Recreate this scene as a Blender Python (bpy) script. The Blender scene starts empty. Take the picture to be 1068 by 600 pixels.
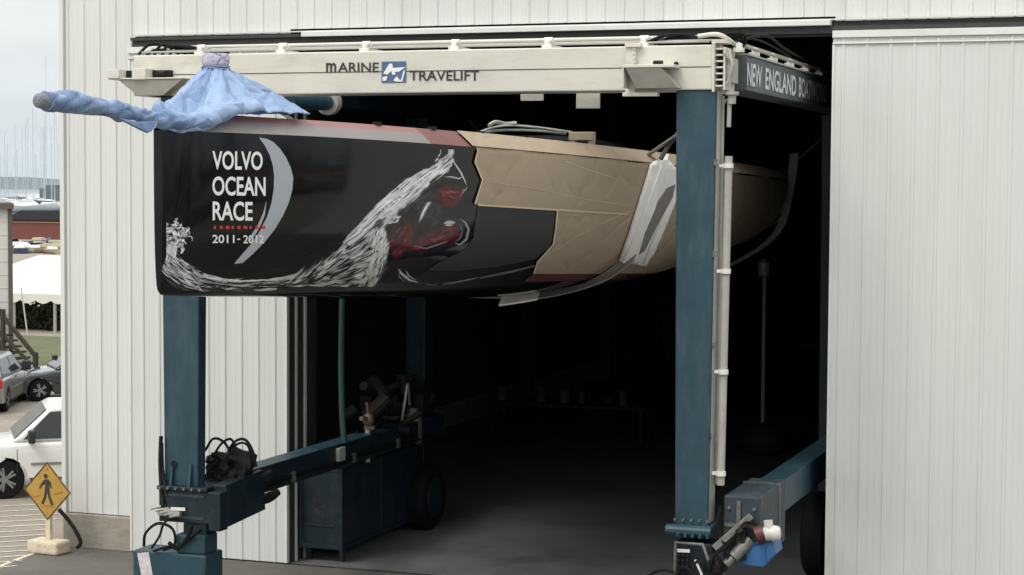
import bpy, bmesh, math, random
import numpy as np
from mathutils import Vector, Matrix
from mathutils.bvhtree import BVHTree
from mathutils.geometry import delaunay_2d_cdt
random.seed(7)
S = bpy.context.scene
COL = S.collection
PI = math.pi
R = math.radians

# ------------------------------------------------------------------ camera
F, CX, CY, HC = 2001.0, 534.0, 300.0, 6.44
YAW, PIT, ROL = R(19.5), R(3.09), R(0.35)
_fw = Vector((-math.sin(YAW) * math.cos(PIT), math.cos(YAW) * math.cos(PIT), -math.sin(PIT)))
_r0 = Vector((math.cos(YAW), math.sin(YAW), 0)); _u0 = _r0.cross(_fw)
_rt = _r0 * math.cos(ROL) + _u0 * math.sin(ROL); _up = _u0 * math.cos(ROL) - _r0 * math.sin(ROL)
CAM = Vector((0, 0, HC))
cd = bpy.data.cameras.new('camera'); cam = bpy.data.objects.new('camera', cd); COL.objects.link(cam)
cam.matrix_world = Matrix(((_rt.x, _up.x, -_fw.x, CAM.x), (_rt.y, _up.y, -_fw.y, CAM.y), (_rt.z, _up.z, -_fw.z, CAM.z), (0, 0, 0, 1)))
cd.sensor_width = 36; cd.lens = F / 1068 * 36; cd.clip_end = 6000
S.camera = cam

def ray(x, y):
    return (_fw * F + _rt * (x - CX) - _up * (y - CY)).normalized()
def at(x, y, ax, val):                 # where a measured sight line meets the plane axis = val
    d = ray(x, y); return CAM + d * ((val - CAM[ax]) / d[ax])
def atG(x, y): return at(x, y, 2, 0.0)
def atD(x, y, d):
    r = ray(x, y); return CAM + r * (d / r.dot(_fw))

# ------------------------------------------------------------------ materials
def mat(name, col, rough=0.6, metal=0.0, var=0.12, scale=3.0, bump=0.0, bscale=40.0, spec=0.5,
        stain=None, stain_amt=0.0, stain_scale=(1, 1, 1), coat=0.0, stretch=(1, 1, 1), trans=0.0):
    m = bpy.data.materials.new(name); m.use_nodes = True
    nt = m.node_tree; N = nt.nodes; L = nt.links
    b = N['Principled BSDF']
    b.inputs['Roughness'].default_value = rough; b.inputs['Metallic'].default_value = metal
    b.inputs['Specular IOR Level'].default_value = spec
    b.inputs['Coat Weight'].default_value = coat
    tc = N.new('ShaderNodeTexCoord'); mp = N.new('ShaderNodeMapping'); mp.inputs['Scale'].default_value = stretch
    L.new(tc.outputs['Object'], mp.inputs['Vector'])
    n = N.new('ShaderNodeTexNoise'); n.inputs['Scale'].default_value = scale; n.inputs['Detail'].default_value = 6
    n.inputs['Roughness'].default_value = 0.65
    L.new(mp.outputs[0], n.inputs['Vector'])
    mr = N.new('ShaderNodeMapRange'); mr.inputs[1].default_value = .25; mr.inputs[2].default_value = .75
    mr.inputs[3].default_value = 1 - var; mr.inputs[4].default_value = 1 + var
    L.new(n.outputs['Fac'], mr.inputs[0])
    mx = N.new('ShaderNodeMix'); mx.data_type = 'RGBA'; mx.blend_type = 'MULTIPLY'; mx.inputs[0].default_value = 1
    mx.inputs[6].default_value = (*col, 1); L.new(mr.outputs[0], mx.inputs[7])
    out = mx.outputs[2]
    if stain is not None:
        mp2 = N.new('ShaderNodeMapping'); mp2.inputs['Scale'].default_value = stain_scale
        L.new(tc.outputs['Object'], mp2.inputs['Vector'])
        n2 = N.new('ShaderNodeTexNoise'); n2.inputs['Scale'].default_value = 1; n2.inputs['Detail'].default_value = 8
        n2.inputs['Roughness'].default_value = .7
        L.new(mp2.outputs[0], n2.inputs['Vector'])
        r2 = N.new('ShaderNodeMapRange'); r2.inputs[1].default_value = .5; r2.inputs[2].default_value = .75
        r2.inputs[3].default_value = 0; r2.inputs[4].default_value = stain_amt
        L.new(n2.outputs['Fac'], r2.inputs[0])
        m2 = N.new('ShaderNodeMix'); m2.data_type = 'RGBA'; m2.inputs[7].default_value = (*stain, 1)
        L.new(r2.outputs[0], m2.inputs[0]); L.new(out, m2.inputs[6]); out = m2.outputs[2]
    L.new(out, b.inputs['Base Color'])
    rr = N.new('ShaderNodeMapRange'); q_ = .03 if rough < .2 else .09; rr.inputs[3].default_value = max(0, rough - q_); rr.inputs[4].default_value = min(1, rough + q_)
    L.new(n.outputs['Fac'], rr.inputs[0]); L.new(rr.outputs[0], b.inputs['Roughness'])
    if bump:
        nb = N.new('ShaderNodeTexNoise'); nb.inputs['Scale'].default_value = bscale; nb.inputs['Detail'].default_value = 4
        L.new(mp.outputs[0], nb.inputs['Vector'])
        bp = N.new('ShaderNodeBump'); bp.inputs['Strength'].default_value = bump; bp.inputs['Distance'].default_value = .05
        L.new(nb.outputs['Fac'], bp.inputs['Height']); L.new(bp.outputs[0], b.inputs['Normal'])
    if trans:
        t = N.new('ShaderNodeBsdfTranslucent'); L.new(out, t.inputs['Color'])
        ms = N.new('ShaderNodeMixShader'); ms.inputs[0].default_value = trans
        o = N['Material Output']
        L.new(b.outputs[0], ms.inputs[1]); L.new(t.outputs[0], ms.inputs[2]); L.new(ms.outputs[0], o.inputs['Surface'])
    return m

def crease(m, scale, strength, sx=(1, 1, 1)):
    nt = m.node_tree; N = nt.nodes; L = nt.links; b = N['Principled BSDF']
    tc = N.new('ShaderNodeTexCoord'); mp = N.new('ShaderNodeMapping'); mp.inputs['Scale'].default_value = sx; mp.inputs['Rotation'].default_value = (.5, .2, .3)
    nz = N.new('ShaderNodeTexNoise'); nz.inputs['Scale'].default_value = 1.3; ad = N.new('ShaderNodeVectorMath'); ad.operation = 'MULTIPLY_ADD'; ad.inputs[1].default_value = (.8, .8, .8)
    vo = N.new('ShaderNodeTexVoronoi'); vo.feature = 'DISTANCE_TO_EDGE'; vo.inputs['Scale'].default_value = scale
    rp = N.new('ShaderNodeMapRange'); rp.inputs[1].default_value = 0; rp.inputs[2].default_value = .12; bp = N.new('ShaderNodeBump'); bp.inputs['Strength'].default_value = strength; bp.inputs['Distance'].default_value = .03
    L.new(tc.outputs['Object'], mp.inputs[0]); L.new(mp.outputs[0], nz.inputs['Vector']); L.new(nz.outputs['Color'], ad.inputs[0]); L.new(mp.outputs[0], ad.inputs[2]); L.new(ad.outputs[0], vo.inputs['Vector'])
    L.new(vo.outputs['Distance'], rp.inputs[0]); L.new(rp.outputs[0], bp.inputs['Height'])
    if b.inputs['Normal'].links: L.new(b.inputs['Normal'].links[0].from_socket, bp.inputs['Normal'])
    L.new(bp.outputs[0], b.inputs['Normal'])
M = {}
M['panel'] = mat('white_metal_panel', (.675, .685, .65), .45, var=.045, scale=1.2, stretch=(1, 1, .15), stain=(.5, .49, .44), stain_amt=.28, stain_scale=(2.2, 2.2, .16), spec=.35)
M['door'] = mat('white_door_panel', (.64, .655, .62), .45, var=.045, scale=1.0, stretch=(1, 1, .2), stain=(.52, .51, .46), stain_amt=.3, stain_scale=(3, 3, .2), spec=.35)
M['trim'] = mat('white_trim', (.7, .7, .66), .5, var=.08, scale=3)
M['found'] = mat('foundation_concrete', (.33, .30, .25), .9, var=.2, scale=4, bump=.3, bscale=25, stain=(.16, .15, .12), stain_amt=.6, stain_scale=(1, 1, 3))
M['track'] = mat('dark_steel_track', (.035, .033, .03), .6, var=.4, scale=5)
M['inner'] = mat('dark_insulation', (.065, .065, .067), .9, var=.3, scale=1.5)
M['roof'] = mat('roof_sheet', (.35, .36, .36), .6)
M['cream'] = mat('cream_machine_paint', (.62, .605, .525), .42, var=.06, scale=1.3, stain=(.30, .25, .18), stain_amt=.4, stain_scale=(1.2, 3, 5), spec=.4)
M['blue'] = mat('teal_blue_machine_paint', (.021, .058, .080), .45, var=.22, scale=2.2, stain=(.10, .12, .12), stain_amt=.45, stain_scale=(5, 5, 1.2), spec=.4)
M['endbox'] = mat('grimy_blue_paint', (.021, .038, .050), .6, var=.35, scale=4, stain=(.10, .09, .075), stain_amt=.7, stain_scale=(6, 6, 3))
M['sidegrey'] = mat('weathered_side_beam', (.085, .10, .105), .6, var=.25, scale=3, stain=(.05, .05, .045), stain_amt=.6, stain_scale=(4, 2, 5))
M['softletter'] = mat('weathered_white_lettering', (.62, .64, .63), .6, var=.2, scale=12)
M['steel'] = mat('greasy_steel', (.16, .155, .14), .5, metal=.3, var=.4, scale=12, stain=(.03, .025, .02), stain_amt=.9, stain_scale=(14, 14, 14))
M['shadeblue'] = mat('shaded_blue_machine_paint', (.0048, .0155, .024), .5, var=.3, scale=3, stain=(.05, .05, .05), stain_amt=.6, stain_scale=(3, 3, 2), spec=.4)  # same blue as the posts, its colour darkened to stand for shade
M['gblue'] = mat('grey_blue_machine_paint', (.062, .092, .112), .5, var=.25, scale=3, stain=(.16, .14, .11), stain_amt=.6, stain_scale=(4, 4, 4))
M['galv'] = mat('galvanised_steel', (.42, .41, .38), .5, metal=.2, var=.2, scale=6)
M['gpipe'] = mat('grey_conduit', (.36, .35, .31), .5, var=.15, scale=4)
M['clamp'] = mat('white_clamp', (.72, .7, .65), .5)
def chips(m, col, scale, thr, amt):
    nt = m.node_tree; N = nt.nodes; L = nt.links; b = N['Principled BSDF']; src = b.inputs['Base Color'].links[0].from_socket
    tc = N.new('ShaderNodeTexCoord'); nz = N.new('ShaderNodeTexNoise'); nz.inputs['Scale'].default_value = scale; nz.inputs['Detail'].default_value = 9; nz.inputs['Roughness'].default_value = .75
    rp = N.new('ShaderNodeMapRange'); rp.inputs[1].default_value = thr; rp.inputs[2].default_value = thr + .05; rp.inputs[3].default_value = 0; rp.inputs[4].default_value = amt
    mx = N.new('ShaderNodeMix'); mx.data_type = 'RGBA'; mx.inputs[7].default_value = (*col, 1)
    L.new(tc.outputs['Object'], nz.inputs['Vector']); L.new(nz.outputs['Fac'], rp.inputs[0]); L.new(rp.outputs[0], mx.inputs[0]); L.new(src, mx.inputs[6]); L.new(mx.outputs[2], b.inputs['Base Color'])
chips(M['blue'], (.085, .06, .045), 3.5, .62, .7); chips(M['shadeblue'], (.05, .035, .025), 4, .60, .8); chips(M['gblue'], (.09, .06, .04), 5, .62, .7); chips(M['endbox'], (.09, .065, .045), 5, .6, .8); chips(M['cream'], (.30, .20, .12), 5, .66, .6)
def panels(m, w):
    nt = m.node_tree; N = nt.nodes; L = nt.links; b = N['Principled BSDF']; src = b.inputs['Base Color'].links[0].from_socket
    tc = N.new('ShaderNodeTexCoord'); sp = N.new('ShaderNodeSeparateXYZ'); dv = N.new('ShaderNodeMath'); dv.operation = 'DIVIDE'; dv.inputs[1].default_value = w; fl = N.new('ShaderNodeMath'); fl.operation = 'FLOOR'
    wn = N.new('ShaderNodeTexWhiteNoise'); wn.noise_dimensions = '1D'; rp = N.new('ShaderNodeMapRange'); rp.inputs[3].default_value = .955; rp.inputs[4].default_value = 1.03
    mx = N.new('ShaderNodeMix'); mx.data_type = 'RGBA'; mx.blend_type = 'MULTIPLY'; mx.inputs[0].default_value = 1
    L.new(tc.outputs['Object'], sp.inputs[0]); L.new(sp.outputs[0], dv.inputs[0]); L.new(dv.outputs[0], fl.inputs[0]); L.new(fl.outputs[0], wn.inputs['W']); L.new(wn.outputs['Value'], rp.inputs[0]); L.new(src, mx.inputs[6]); L.new(rp.outputs[0], mx.inputs[7]); L.new(mx.outputs[2], b.inputs['Base Color'])
panels(M['panel'], .945); panels(M['door'], .704)
chips(M['panel'], (.42, .38, .30), 2.2, .70, .35); chips(M['door'], (.44, .42, .36), 2.6, .70, .3)
M['rub'] = mat('black_rubber', (.007, .008, .008), .75, var=.4, scale=8, bump=.2, spec=.2)
M['dark'] = mat('oily_black_metal', (.011, .011, .011), .7, var=.5, scale=10, stain=(.05, .04, .03), stain_amt=.4, stain_scale=(9, 9, 9), spec=.25)
M['blkletter'] = mat('black_lettering', (.03, .03, .03), .6)
M['logoblue'] = mat('blue_emblem', (.08, .13, .25), .55)
M['wletter'] = mat('white_lettering', (.78, .79, .76), .55, var=.06)
M['gletter'] = mat('grey_graphic', (.36, .38, .40), .5, var=.08)
M['white'] = mat('white_graphic', (.70, .705, .70), .5, var=.3, scale=6)
M['greyw'] = mat('grey_wave_graphic', (.13, .13, .132), .5, var=.4, scale=7)
M['redg'] = mat('dark_red_graphic', (.15, .014, .018), .5, var=.7, scale=9, stain=(.02, .006, .008), stain_amt=.9, stain_scale=(9, 9, 9))
M['redl'] = mat('red_lettering', (.42, .04, .03), .5)
M['hull'] = mat('black_gloss_hull', (.0045, .0045, .005), .07, var=.3, scale=2, spec=.34)
M['bottom'] = mat('dark_bottom_paint', (.011, .010, .011), .7, spec=.2)
M['greypatch'] = mat('dark_grey_patch', (.032, .034, .034), .5, var=.12, scale=2, spec=.3)
M['band'] = mat('faded_sheer_band', (.205, .182, .172), .45, var=.1, scale=2)
M['redband'] = mat('faded_pink_band', (.27, .12, .105), .45, var=.15, scale=2)
M['dkred'] = mat('dull_red_band', (.17, .065, .05), .5, var=.2)
M['boot'] = mat('dark_red_boot_stripe', (.09, .025, .018), .6, var=.3)
M['paper'] = mat('brown_masking_paper', (.365, .287, .203), .75, var=.05, scale=.8, bump=.35, bscale=2.0, stain=(.31, .24, .165), stain_amt=.35, stain_scale=(.8, .8, .8), spec=.25)
crease(M['paper'], 1.1, .32, (1, .9, 1.1))
M['tape'] = mat('tan_masking_tape', (.56, .46, .30), .6, var=.1)
M['deck'] = mat('dark_deck', (.03, .03, .032), .7)
M['cabin'] = mat('dark_coachroof', (.009, .009, .01), .6, spec=.25)
M['tarp'] = mat('blue_plastic_tarp', (.36, .50, .73), .30, var=.10, scale=1.6, bump=.25, bscale=5, stain=(.55, .62, .80), stain_amt=.6, stain_scale=(1.5, 1.5, 3), trans=.30, spec=.6)
M['tarp2'] = mat('dull_blue_plastic_wrap', (.155, .25, .43), .33, var=.25, scale=2.5, bump=.35, bscale=7, stain=(.48, .56, .70), stain_amt=.5, stain_scale=(2.5, 2.5, 5), trans=.12, spec=.6)
crease(M['tarp'], 2.6, .55); crease(M['tarp2'], 3.2, .45)
M['tape_pink'] = mat('pale_lavender_tie', (.50, .44, .52), .4, var=.25, scale=9, bump=.5, bscale=14, stain=(.40, .50, .68), stain_amt=.7, stain_scale=(6, 6, 10))
crease(M['tape_pink'], 5, .6)
M['foam'] = mat('white_foam_pad', (.84, .83, .79), .7, var=.1, scale=4, bump=.3, bscale=10)
M['web'] = mat('grey_webbing', (.20, .19, .175), .8, var=.3, scale=14, bump=.3, bscale=80)
M['webd'] = mat('dark_webbing', (.06, .058, .055), .8, var=.4, scale=12, bump=.3, bscale=80)
M['floor'] = mat('shop_floor_concrete', (.185, .185, .185), .6, var=.25, scale=.7, bump=.1, bscale=20, stain=(.07, .065, .06), stain_amt=.7, stain_scale=(.5, .5, 1))
M['apron'] = mat('grey_asphalt_apron', (.125, .115, .10), .9, var=.3, scale=1.0, bump=.4, bscale=45, stain=(.07, .065, .06), stain_amt=.7, stain_scale=(.35, .6, 1))
M['yard'] = mat('pale_yard_concrete', (.27, .235, .19), .9, var=.22, scale=.6, bump=.4, bscale=30, stain=(.17, .15, .12), stain_amt=.7, stain_scale=(.2, .5, 1))
M['paint'] = mat('cream_ground_paint', (.60, .54, .42), .8, var=.35, scale=3)
M['grass'] = mat('lawn_grass', (.10, .115, .05), .95, var=.35, scale=1.5, bump=.8, bscale=12)
M['sea'] = mat('sea_water', (.10, .14, .17), .12, var=.2, scale=.05, bump=.2, bscale=.6)
M['land'] = mat('far_shore', (.13, .16, .17), .95)
M['carwhite'] = mat('white_car_paint', (.74, .74, .71), .28, var=.03, coat=.6)
M['carsilver'] = mat('silver_car_paint', (.32, .32, .30), .3, metal=.4, var=.05, coat=.5)
M['cardark'] = mat('dark_blue_car_paint', (.025, .032, .042), .2, var=.1, coat=.8)
M['glass'] = mat('dark_car_glass', (.03, .036, .04), .05, var=.3, scale=2, spec=.8)
M['rim'] = mat('alloy_rim', (.3, .3, .295), .35, metal=.7)
M['tail'] = mat('red_tail_lens', (.4, .02, .02), .2)
M['lens'] = mat('clear_lamp_lens', (.6, .6, .58), .15)
M['plast'] = mat('black_plastic', (.02, .02, .02), .5)
M['yellow'] = mat('amber_sign_face', (.42, .255, .045), .55, var=.12, scale=6, stain=(.35, .16, .04), stain_amt=.7, stain_scale=(9, 9, 3))
M['rust'] = mat('rusty_orange_mark', (.42, .14, .03), .7, var=.3)
M['wood'] = mat('cream_wood', (.62, .54, .38), .7, var=.15, scale=6)
M['block'] = mat('cream_concrete_block', (.60, .51, .38), .9, var=.2, scale=5, bump=.4, bscale=20)
M['bwood'] = mat('dark_brown_wood', (.035, .025, .02), .8, var=.4, scale=6)
M['btrim'] = mat('brown_trim', (.10, .085, .065), .7)
M['siding'] = mat('off_white_siding', (.58, .58, .54), .6, var=.06)
M['tent'] = mat('white_tent_cloth', (.76, .74, .66), .7, var=.05, trans=.15)
M['hedge'] = mat('dark_hedge_leaf', (.035, .042, .022), .9, var=.5, scale=4)
M['redwood'] = mat('dark_red_boards', (.17, .055, .045), .8, var=.2)
M['bdark'] = mat('black_roof', (.02, .02, .022), .95, spec=.05)
M['gelcoat'] = mat('white_gelcoat', (.68, .68, .66), .35, var=.08)
M['alum'] = mat('pale_aluminium', (.56, .59, .61), .4, metal=.2)
M['navy'] = mat('navy_gelcoat', (.03, .05, .10), .3)
M['tanv'] = mat('tan_canvas', (.42, .35, .24), .8)
M['green'] = mat('green_hose', (.006, .045, .032), .5, var=.2)
M['brass'] = mat('dull_brass', (.17, .13, .085), .5, metal=.3, var=.3, scale=9)
M['bplast'] = mat('bright_blue_plastic', (.025, .11, .27), .35, var=.15, scale=5)
M['maroon'] = mat('maroon_bracket', (.09, .02, .018), .5)
M['sticker'] = mat('white_sticker', (.62, .56, .55), .5, var=.3, scale=20)
M['plug'] = mat('ceramic_white_plastic', (.60, .575, .53), .4, var=.1, scale=12)
M['bark'] = mat('tree_bark', (.06, .05, .045), .9, var=.3, scale=9, bump=.5, bscale=25)
M['leaf'] = mat('spring_leaf', (.05, .06, .025), .9, var=.4, scale=3)

# ------------------------------------------------------------------ mesh builder
class MB:
    def __init__(s): s.v = []; s.f = []; s.mi = []; s.cur = 0
    def add(s, vs, fs):
        o = len(s.v); s.v += [tuple(p) for p in vs]
        for f in fs: s.f.append(tuple(i + o for i in f)); s.mi.append(s.cur)
        return s
    def box(s, x0, x1, y0, y1, z0, z1):
        return s.add([(x0, y0, z0), (x1, y0, z0), (x1, y1, z0), (x0, y1, z0), (x0, y0, z1), (x1, y0, z1), (x1, y1, z1), (x0, y1, z1)],
                     [(0, 3, 2, 1), (4, 5, 6, 7), (0, 1, 5, 4), (1, 2, 6, 5), (2, 3, 7, 6), (3, 0, 4, 7)])
    def hexa(s, b, t):                     # 4 bottom + 4 top points
        return s.add(list(b) + list(t), [(0, 3, 2, 1), (4, 5, 6, 7), (0, 1, 5, 4), (1, 2, 6, 5), (2, 3, 7, 6), (3, 0, 4, 7)])
    def bar(s, p, q, w, h, up=(0, 0, 1)):
        p = Vector(p); q = Vector(q); d = (q - p).normalized(); u = Vector(up)
        if abs(d.dot(u)) > .98: u = Vector((0, 1, 0))
        a = d.cross(u).normalized() * (w / 2); c = a.cross(d).normalized() * (h / 2)
        return s.hexa([p - a - c, p + a - c, p + a + c, p - a + c], [q - a - c, q + a - c, q + a + c, q - a + c])
    def prism(s, poly, f0, f1):            # f maps (u,v) -> 3D at both ends
        n = len(poly); vs = [f0(*p) for p in poly] + [f1(*p) for p in poly]
        return s.add(vs, [tuple(range(n - 1, -1, -1)), tuple(range(n, 2 * n))] + [(i, (i + 1) % n, n + (i + 1) % n, n + i) for i in range(n)])
    def tube(s, pts, r, n=8, cap=True):
        pts = [Vector(p) for p in pts]; m = len(pts); rs = r if isinstance(r, (list, tuple)) else [r] * m
        t0 = (pts[1] - pts[0]).normalized(); u = t0.orthogonal().normalized(); vs = []
        for i, p in enumerate(pts):
            t = (pts[min(i + 1, m - 1)] - pts[max(i - 1, 0)])
            t = t.normalized() if t.length > 1e-9 else t0
            u = (u - t * u.dot(t)); u = u.normalized() if u.length > 1e-6 else t.orthogonal().normalized()
            w = t.cross(u)
            for k in range(n):
                a = 2 * PI * k / n; vs.append(p + (u * math.cos(a) + w * math.sin(a)) * rs[i])
        fs = [(i * n + k, i * n + (k + 1) % n, (i + 1) * n + (k + 1) % n, (i + 1) * n + k) for i in range(m - 1) for k in range(n)]
        if cap: fs += [tuple(range(n - 1, -1, -1)), tuple((m - 1) * n + k for k in range(n))]
        return s.add(vs, fs)
    def cyl(s, p, q, r0, r1=None, n=16): return s.tube([p, q], [r0, r0 if r1 is None else r1], n)
    def lathe(s, c, axis, prof, n=24):     # prof: (distance along axis, radius)
        c = Vector(c); ax = Vector(axis).normalized(); u = ax.orthogonal().normalized(); w = ax.cross(u); vs = []
        for a, r in prof:
            for k in range(n):
                t = 2 * PI * k / n; vs.append(c + ax * a + (u * math.cos(t) + w * math.sin(t)) * r)
        m = len(prof)
        fs = [(i * n + k, i * n + (k + 1) % n, (i + 1) * n + (k + 1) % n, (i + 1) * n + k) for i in range(m - 1) for k in range(n)]
        fs += [tuple(range(n - 1, -1, -1)), tuple((m - 1) * n + k for k in range(n))]
        return s.add(vs, fs)
    def blob(s, c, r, seed=0, amp=.2, n=10):
        rnd = random.Random(seed); c = Vector(c); vs = []; fs = []
        for i in range(n + 1):
            th = PI * i / n
            for k in range(2 * n):
                ph = PI * k / n
                q = 1 + amp * (rnd.random() - .5)
                vs.append(c + Vector((r[0] * math.sin(th) * math.cos(ph), r[1] * math.sin(th) * math.sin(ph), r[2] * math.cos(th))) * q)
        m = 2 * n
        fs = [(i * m + k, (i + 1) * m + k, (i + 1) * m + (k + 1) % m, i * m + (k + 1) % m) for i in range(n) for k in range(m)]
        return s.add(vs, fs)
    def build(s, name, m, parent=None, org=None, smooth=None, bevel=0.0, seg=2, weld=False, solid=0.0):
        org = Vector(org) if org is not None else (Vector(parent.location) if (parent is not None and parent.get('_w')) else Vector((0, 0, 0)))
        me = bpy.data.meshes.new(name)
        me.from_pydata([(p[0] - org.x, p[1] - org.y, p[2] - org.z) for p in s.v], [], s.f)
        for q in (m if isinstance(m, (list, tuple)) else [m]): me.materials.append(q)
        if isinstance(m, (list, tuple)): me.polygons.foreach_set('material_index', s.mi)
        bm = bmesh.new(); bm.from_mesh(me)
        if weld: bmesh.ops.remove_doubles(bm, verts=bm.verts, dist=1e-4)
        bmesh.ops.recalc_face_normals(bm, faces=bm.faces); bm.to_mesh(me); bm.free()
        me.update()
        if smooth is not None:
            me.shade_smooth(); me.set_sharp_from_angle(angle=R(smooth))
        o = bpy.data.objects.new(name, me); COL.objects.link(o)
        if parent is None:
            o.location = org
        else: o.parent = parent
        if solid:
            q = o.modifiers.new('thickness', 'SOLIDIFY'); q.thickness = solid; q.offset = 1
        if bevel:
            q = o.modifiers.new('bevel', 'BEVEL'); q.width = bevel; q.segments = seg; q.limit_method = 'ANGLE'; q.angle_limit = R(40)
            q.harden_normals = False
        return o

def thing(name, label, cat, loc=(0, 0, 0), rz=0, group=None):
    o = bpy.data.objects.new(name, None); COL.objects.link(o); o.empty_display_size = .3
    o.location = loc; o.rotation_euler = (0, 0, rz)
    o['label'] = label; o['category'] = cat
    if group: o['group'] = group
    if rz == 0: o['_w'] = 1                # parts are given in world coordinates
    return o
def tag(o, label, cat, group=None):
    o['label'] = label; o['category'] = cat
    if group: o['group'] = group
    return o
def struct(o): o['kind'] = 'structure'; return o
def sub(parent):                            # world-coordinate offset for a sub-part (its part sits at the thing's origin)
    return Vector(parent.parent.location)
def copy_tree(o, parent=None):
    c = o.copy(); COL.objects.link(c)
    if parent is not None: c.parent = parent
    for ch in list(o.children): copy_tree(ch, c)
    return c
def crom(tab, x):                           # monotone-ish cubic through a table
    xs = [t[0] for t in tab]; ys = [t[1] for t in tab]
    if x <= xs[0]: return ys[0]
    if x >= xs[-1]: return ys[-1]
    i = max(j for j in range(len(xs) - 1) if xs[j] <= x)
    def sl(j):
        if j == 0: return (ys[1] - ys[0]) / (xs[1] - xs[0])
        if j == len(xs) - 1: return (ys[-1] - ys[-2]) / (xs[-1] - xs[-2])
        return (ys[j + 1] - ys[j - 1]) / (xs[j + 1] - xs[j - 1])
    h = xs[i + 1] - xs[i]; t = (x - xs[i]) / h
    return (2 * t**3 - 3 * t**2 + 1) * ys[i] + (t**3 - 2 * t**2 + t) * h * sl(i) + (-2 * t**3 + 3 * t**2) * ys[i + 1] + (t**3 - t**2) * h * sl(i + 1)
def spline(pts, n=8):                       # smooth path through control points
    P = [Vector(p) for p in pts]; Q = [P[0] * 2 - P[1]] + P + [P[-1] * 2 - P[-2]]; out = []
    for i in range(1, len(Q) - 2):
        for k in range(n):
            t = k / n
            out.append(.5 * ((2 * Q[i]) + (Q[i + 1] - Q[i - 1]) * t + (2 * Q[i - 1] - 5 * Q[i] + 4 * Q[i + 1] - Q[i + 2]) * t * t + (3 * Q[i] - Q[i - 1] - 3 * Q[i + 1] + Q[i + 2]) * t**3))
    out.append(P[-1]); return out

# ------------------------------------------------------------------ ground, sea, sky
def sheet(name, m, pts, z):
    b = MB(); b.add([(p[0], p[1], z) for p in pts], [tuple(range(len(pts)))]); return struct(b.build(name, m))
sheet('ground', M['yard'], [(-2500, -400), (1500, -400), (1500, 3500), (-2500, 3500)], 0)
YF = 29.05
g0 = atG(0, 594); g1 = atG(46, 574); g2 = atG(66, 568.5)
sheet('asphalt_apron', M['apron'], [(g0.x - (g1.x - g0.x) * 3, g0.y - (g1.y - g0.y) * 3), (40, -6), (40, 29.6), (-18.72, 29.6), (g2.x, g2.y), (g1.x, g1.y)], .004)
sheet('shop_floor', M['floor'], [(-18.6, 29.0), (7.9, 29.0), (7.9, 76), (-18.6, 76)], .009)
sheet('grass', M['grass'], [(-60, 57.5), (-30, 57.5), (-30, 68.5), (-60, 68.5)], .006)
b = MB(); b.add([(-2500, 205, .05), (1500, 205, .05), (1500, 3500, .05), (-2500, 3500, .05)], [(0, 1, 2, 3)]); struct(b.build('sea_water', M['sea']))
rnd = random.Random(3)
ridge = [(-1500 + 40 * i, 1350) for i in range(60)]
b = MB(); vs = []; n = len(ridge)
for x, y in ridge:
    h = 5 + 5 * abs(math.sin(x * .004)) + 3 * rnd.random()
    vs += [(x, y, -.5), (x, y + 60, h), (x, y + 200, -.5)]
b.add(vs, [(3 * i, 3 * i + 3, 3 * i + 4, 3 * i + 1) for i in range(n - 1)] + [(3 * i + 1, 3 * i + 4, 3 * i + 5, 3 * i + 2) for i in range(n - 1)])
struct(b.build('far_shore_hills', M['land']))
# painted parking / hatch stripes on the yard
b = MB()
for i in range(13):
    y = 527 + i * 5.4
    p = atG(-30, y + 3.0); q = atG(60 - max(0, (y - 545)) * .9, y - 1.5)
    d = Vector((0, .045, 0)); b.add([(p.x, p.y - .045, .008), (q.x, q.y - .045, .008), (q.x, q.y + .045, .008), (p.x, p.y + .045, .008)], [(0, 1, 2, 3)])
p = atG(-4, 593.5); q = atG(47, 573.8); w = Vector((-.08, .08, 0))
b.add([(p.x, p.y, .008), (q.x, q.y, .008), (q.x - .1, q.y + .12, .008), (p.x - .1, p.y + .16, .008)], [(0, 1, 2, 3)])
struct(b.build('ground_markings', M['paint']))

# ------------------------------------------------------------------ boat shed
def ribbed(b, x0, x1, z0, z1, y, pitch=.315, depth=.023, phase=0.0, minor=.16):
    xs = [(x0, 0)]; k = math.ceil((x0 - phase) / pitch)
    while True:
        c = phase + k * pitch; k += 1
        if c > x1 - .05: break
        if c < x0 + .05: continue
        xs += [(c - .034, 0), (c - .019, 1), (c + .019, 1), (c + .034, 0)]
        for mm in (pitch * .36, pitch * .64):
            if c + mm < x1 - .03: xs += [(c + mm - .012, 0), (c + mm, minor), (c + mm + .012, 0)]
    xs.append((x1, 0)); n = len(xs)
    vs = [(x, y - depth * h, z0) for x, h in xs] + [(x, y - depth * h, z1) for x, h in xs]
    b.add(vs, [(i, i + 1, n + i + 1, n + i) for i in range(n - 1)])
XL, XO0, XO1, XR = -18.70, -14.26, -5.16, 8.0
HB = 12.0
shed = thing('boat_shed', 'large white corrugated metal boat shed with a tall open doorway', 'building', (-9.7, 29.2, 0))
b = MB()
ribbed(b, XL, -17.24, .60, HB, 29.16); ribbed(b, -17.24, XO0 - .02, .60, 9.0, 29.16); ribbed(b, XO1, XR, .0, 9.0, 29.16)
ribbed(b, -17.24, XR, 9.0, HB, 29.16)
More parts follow.
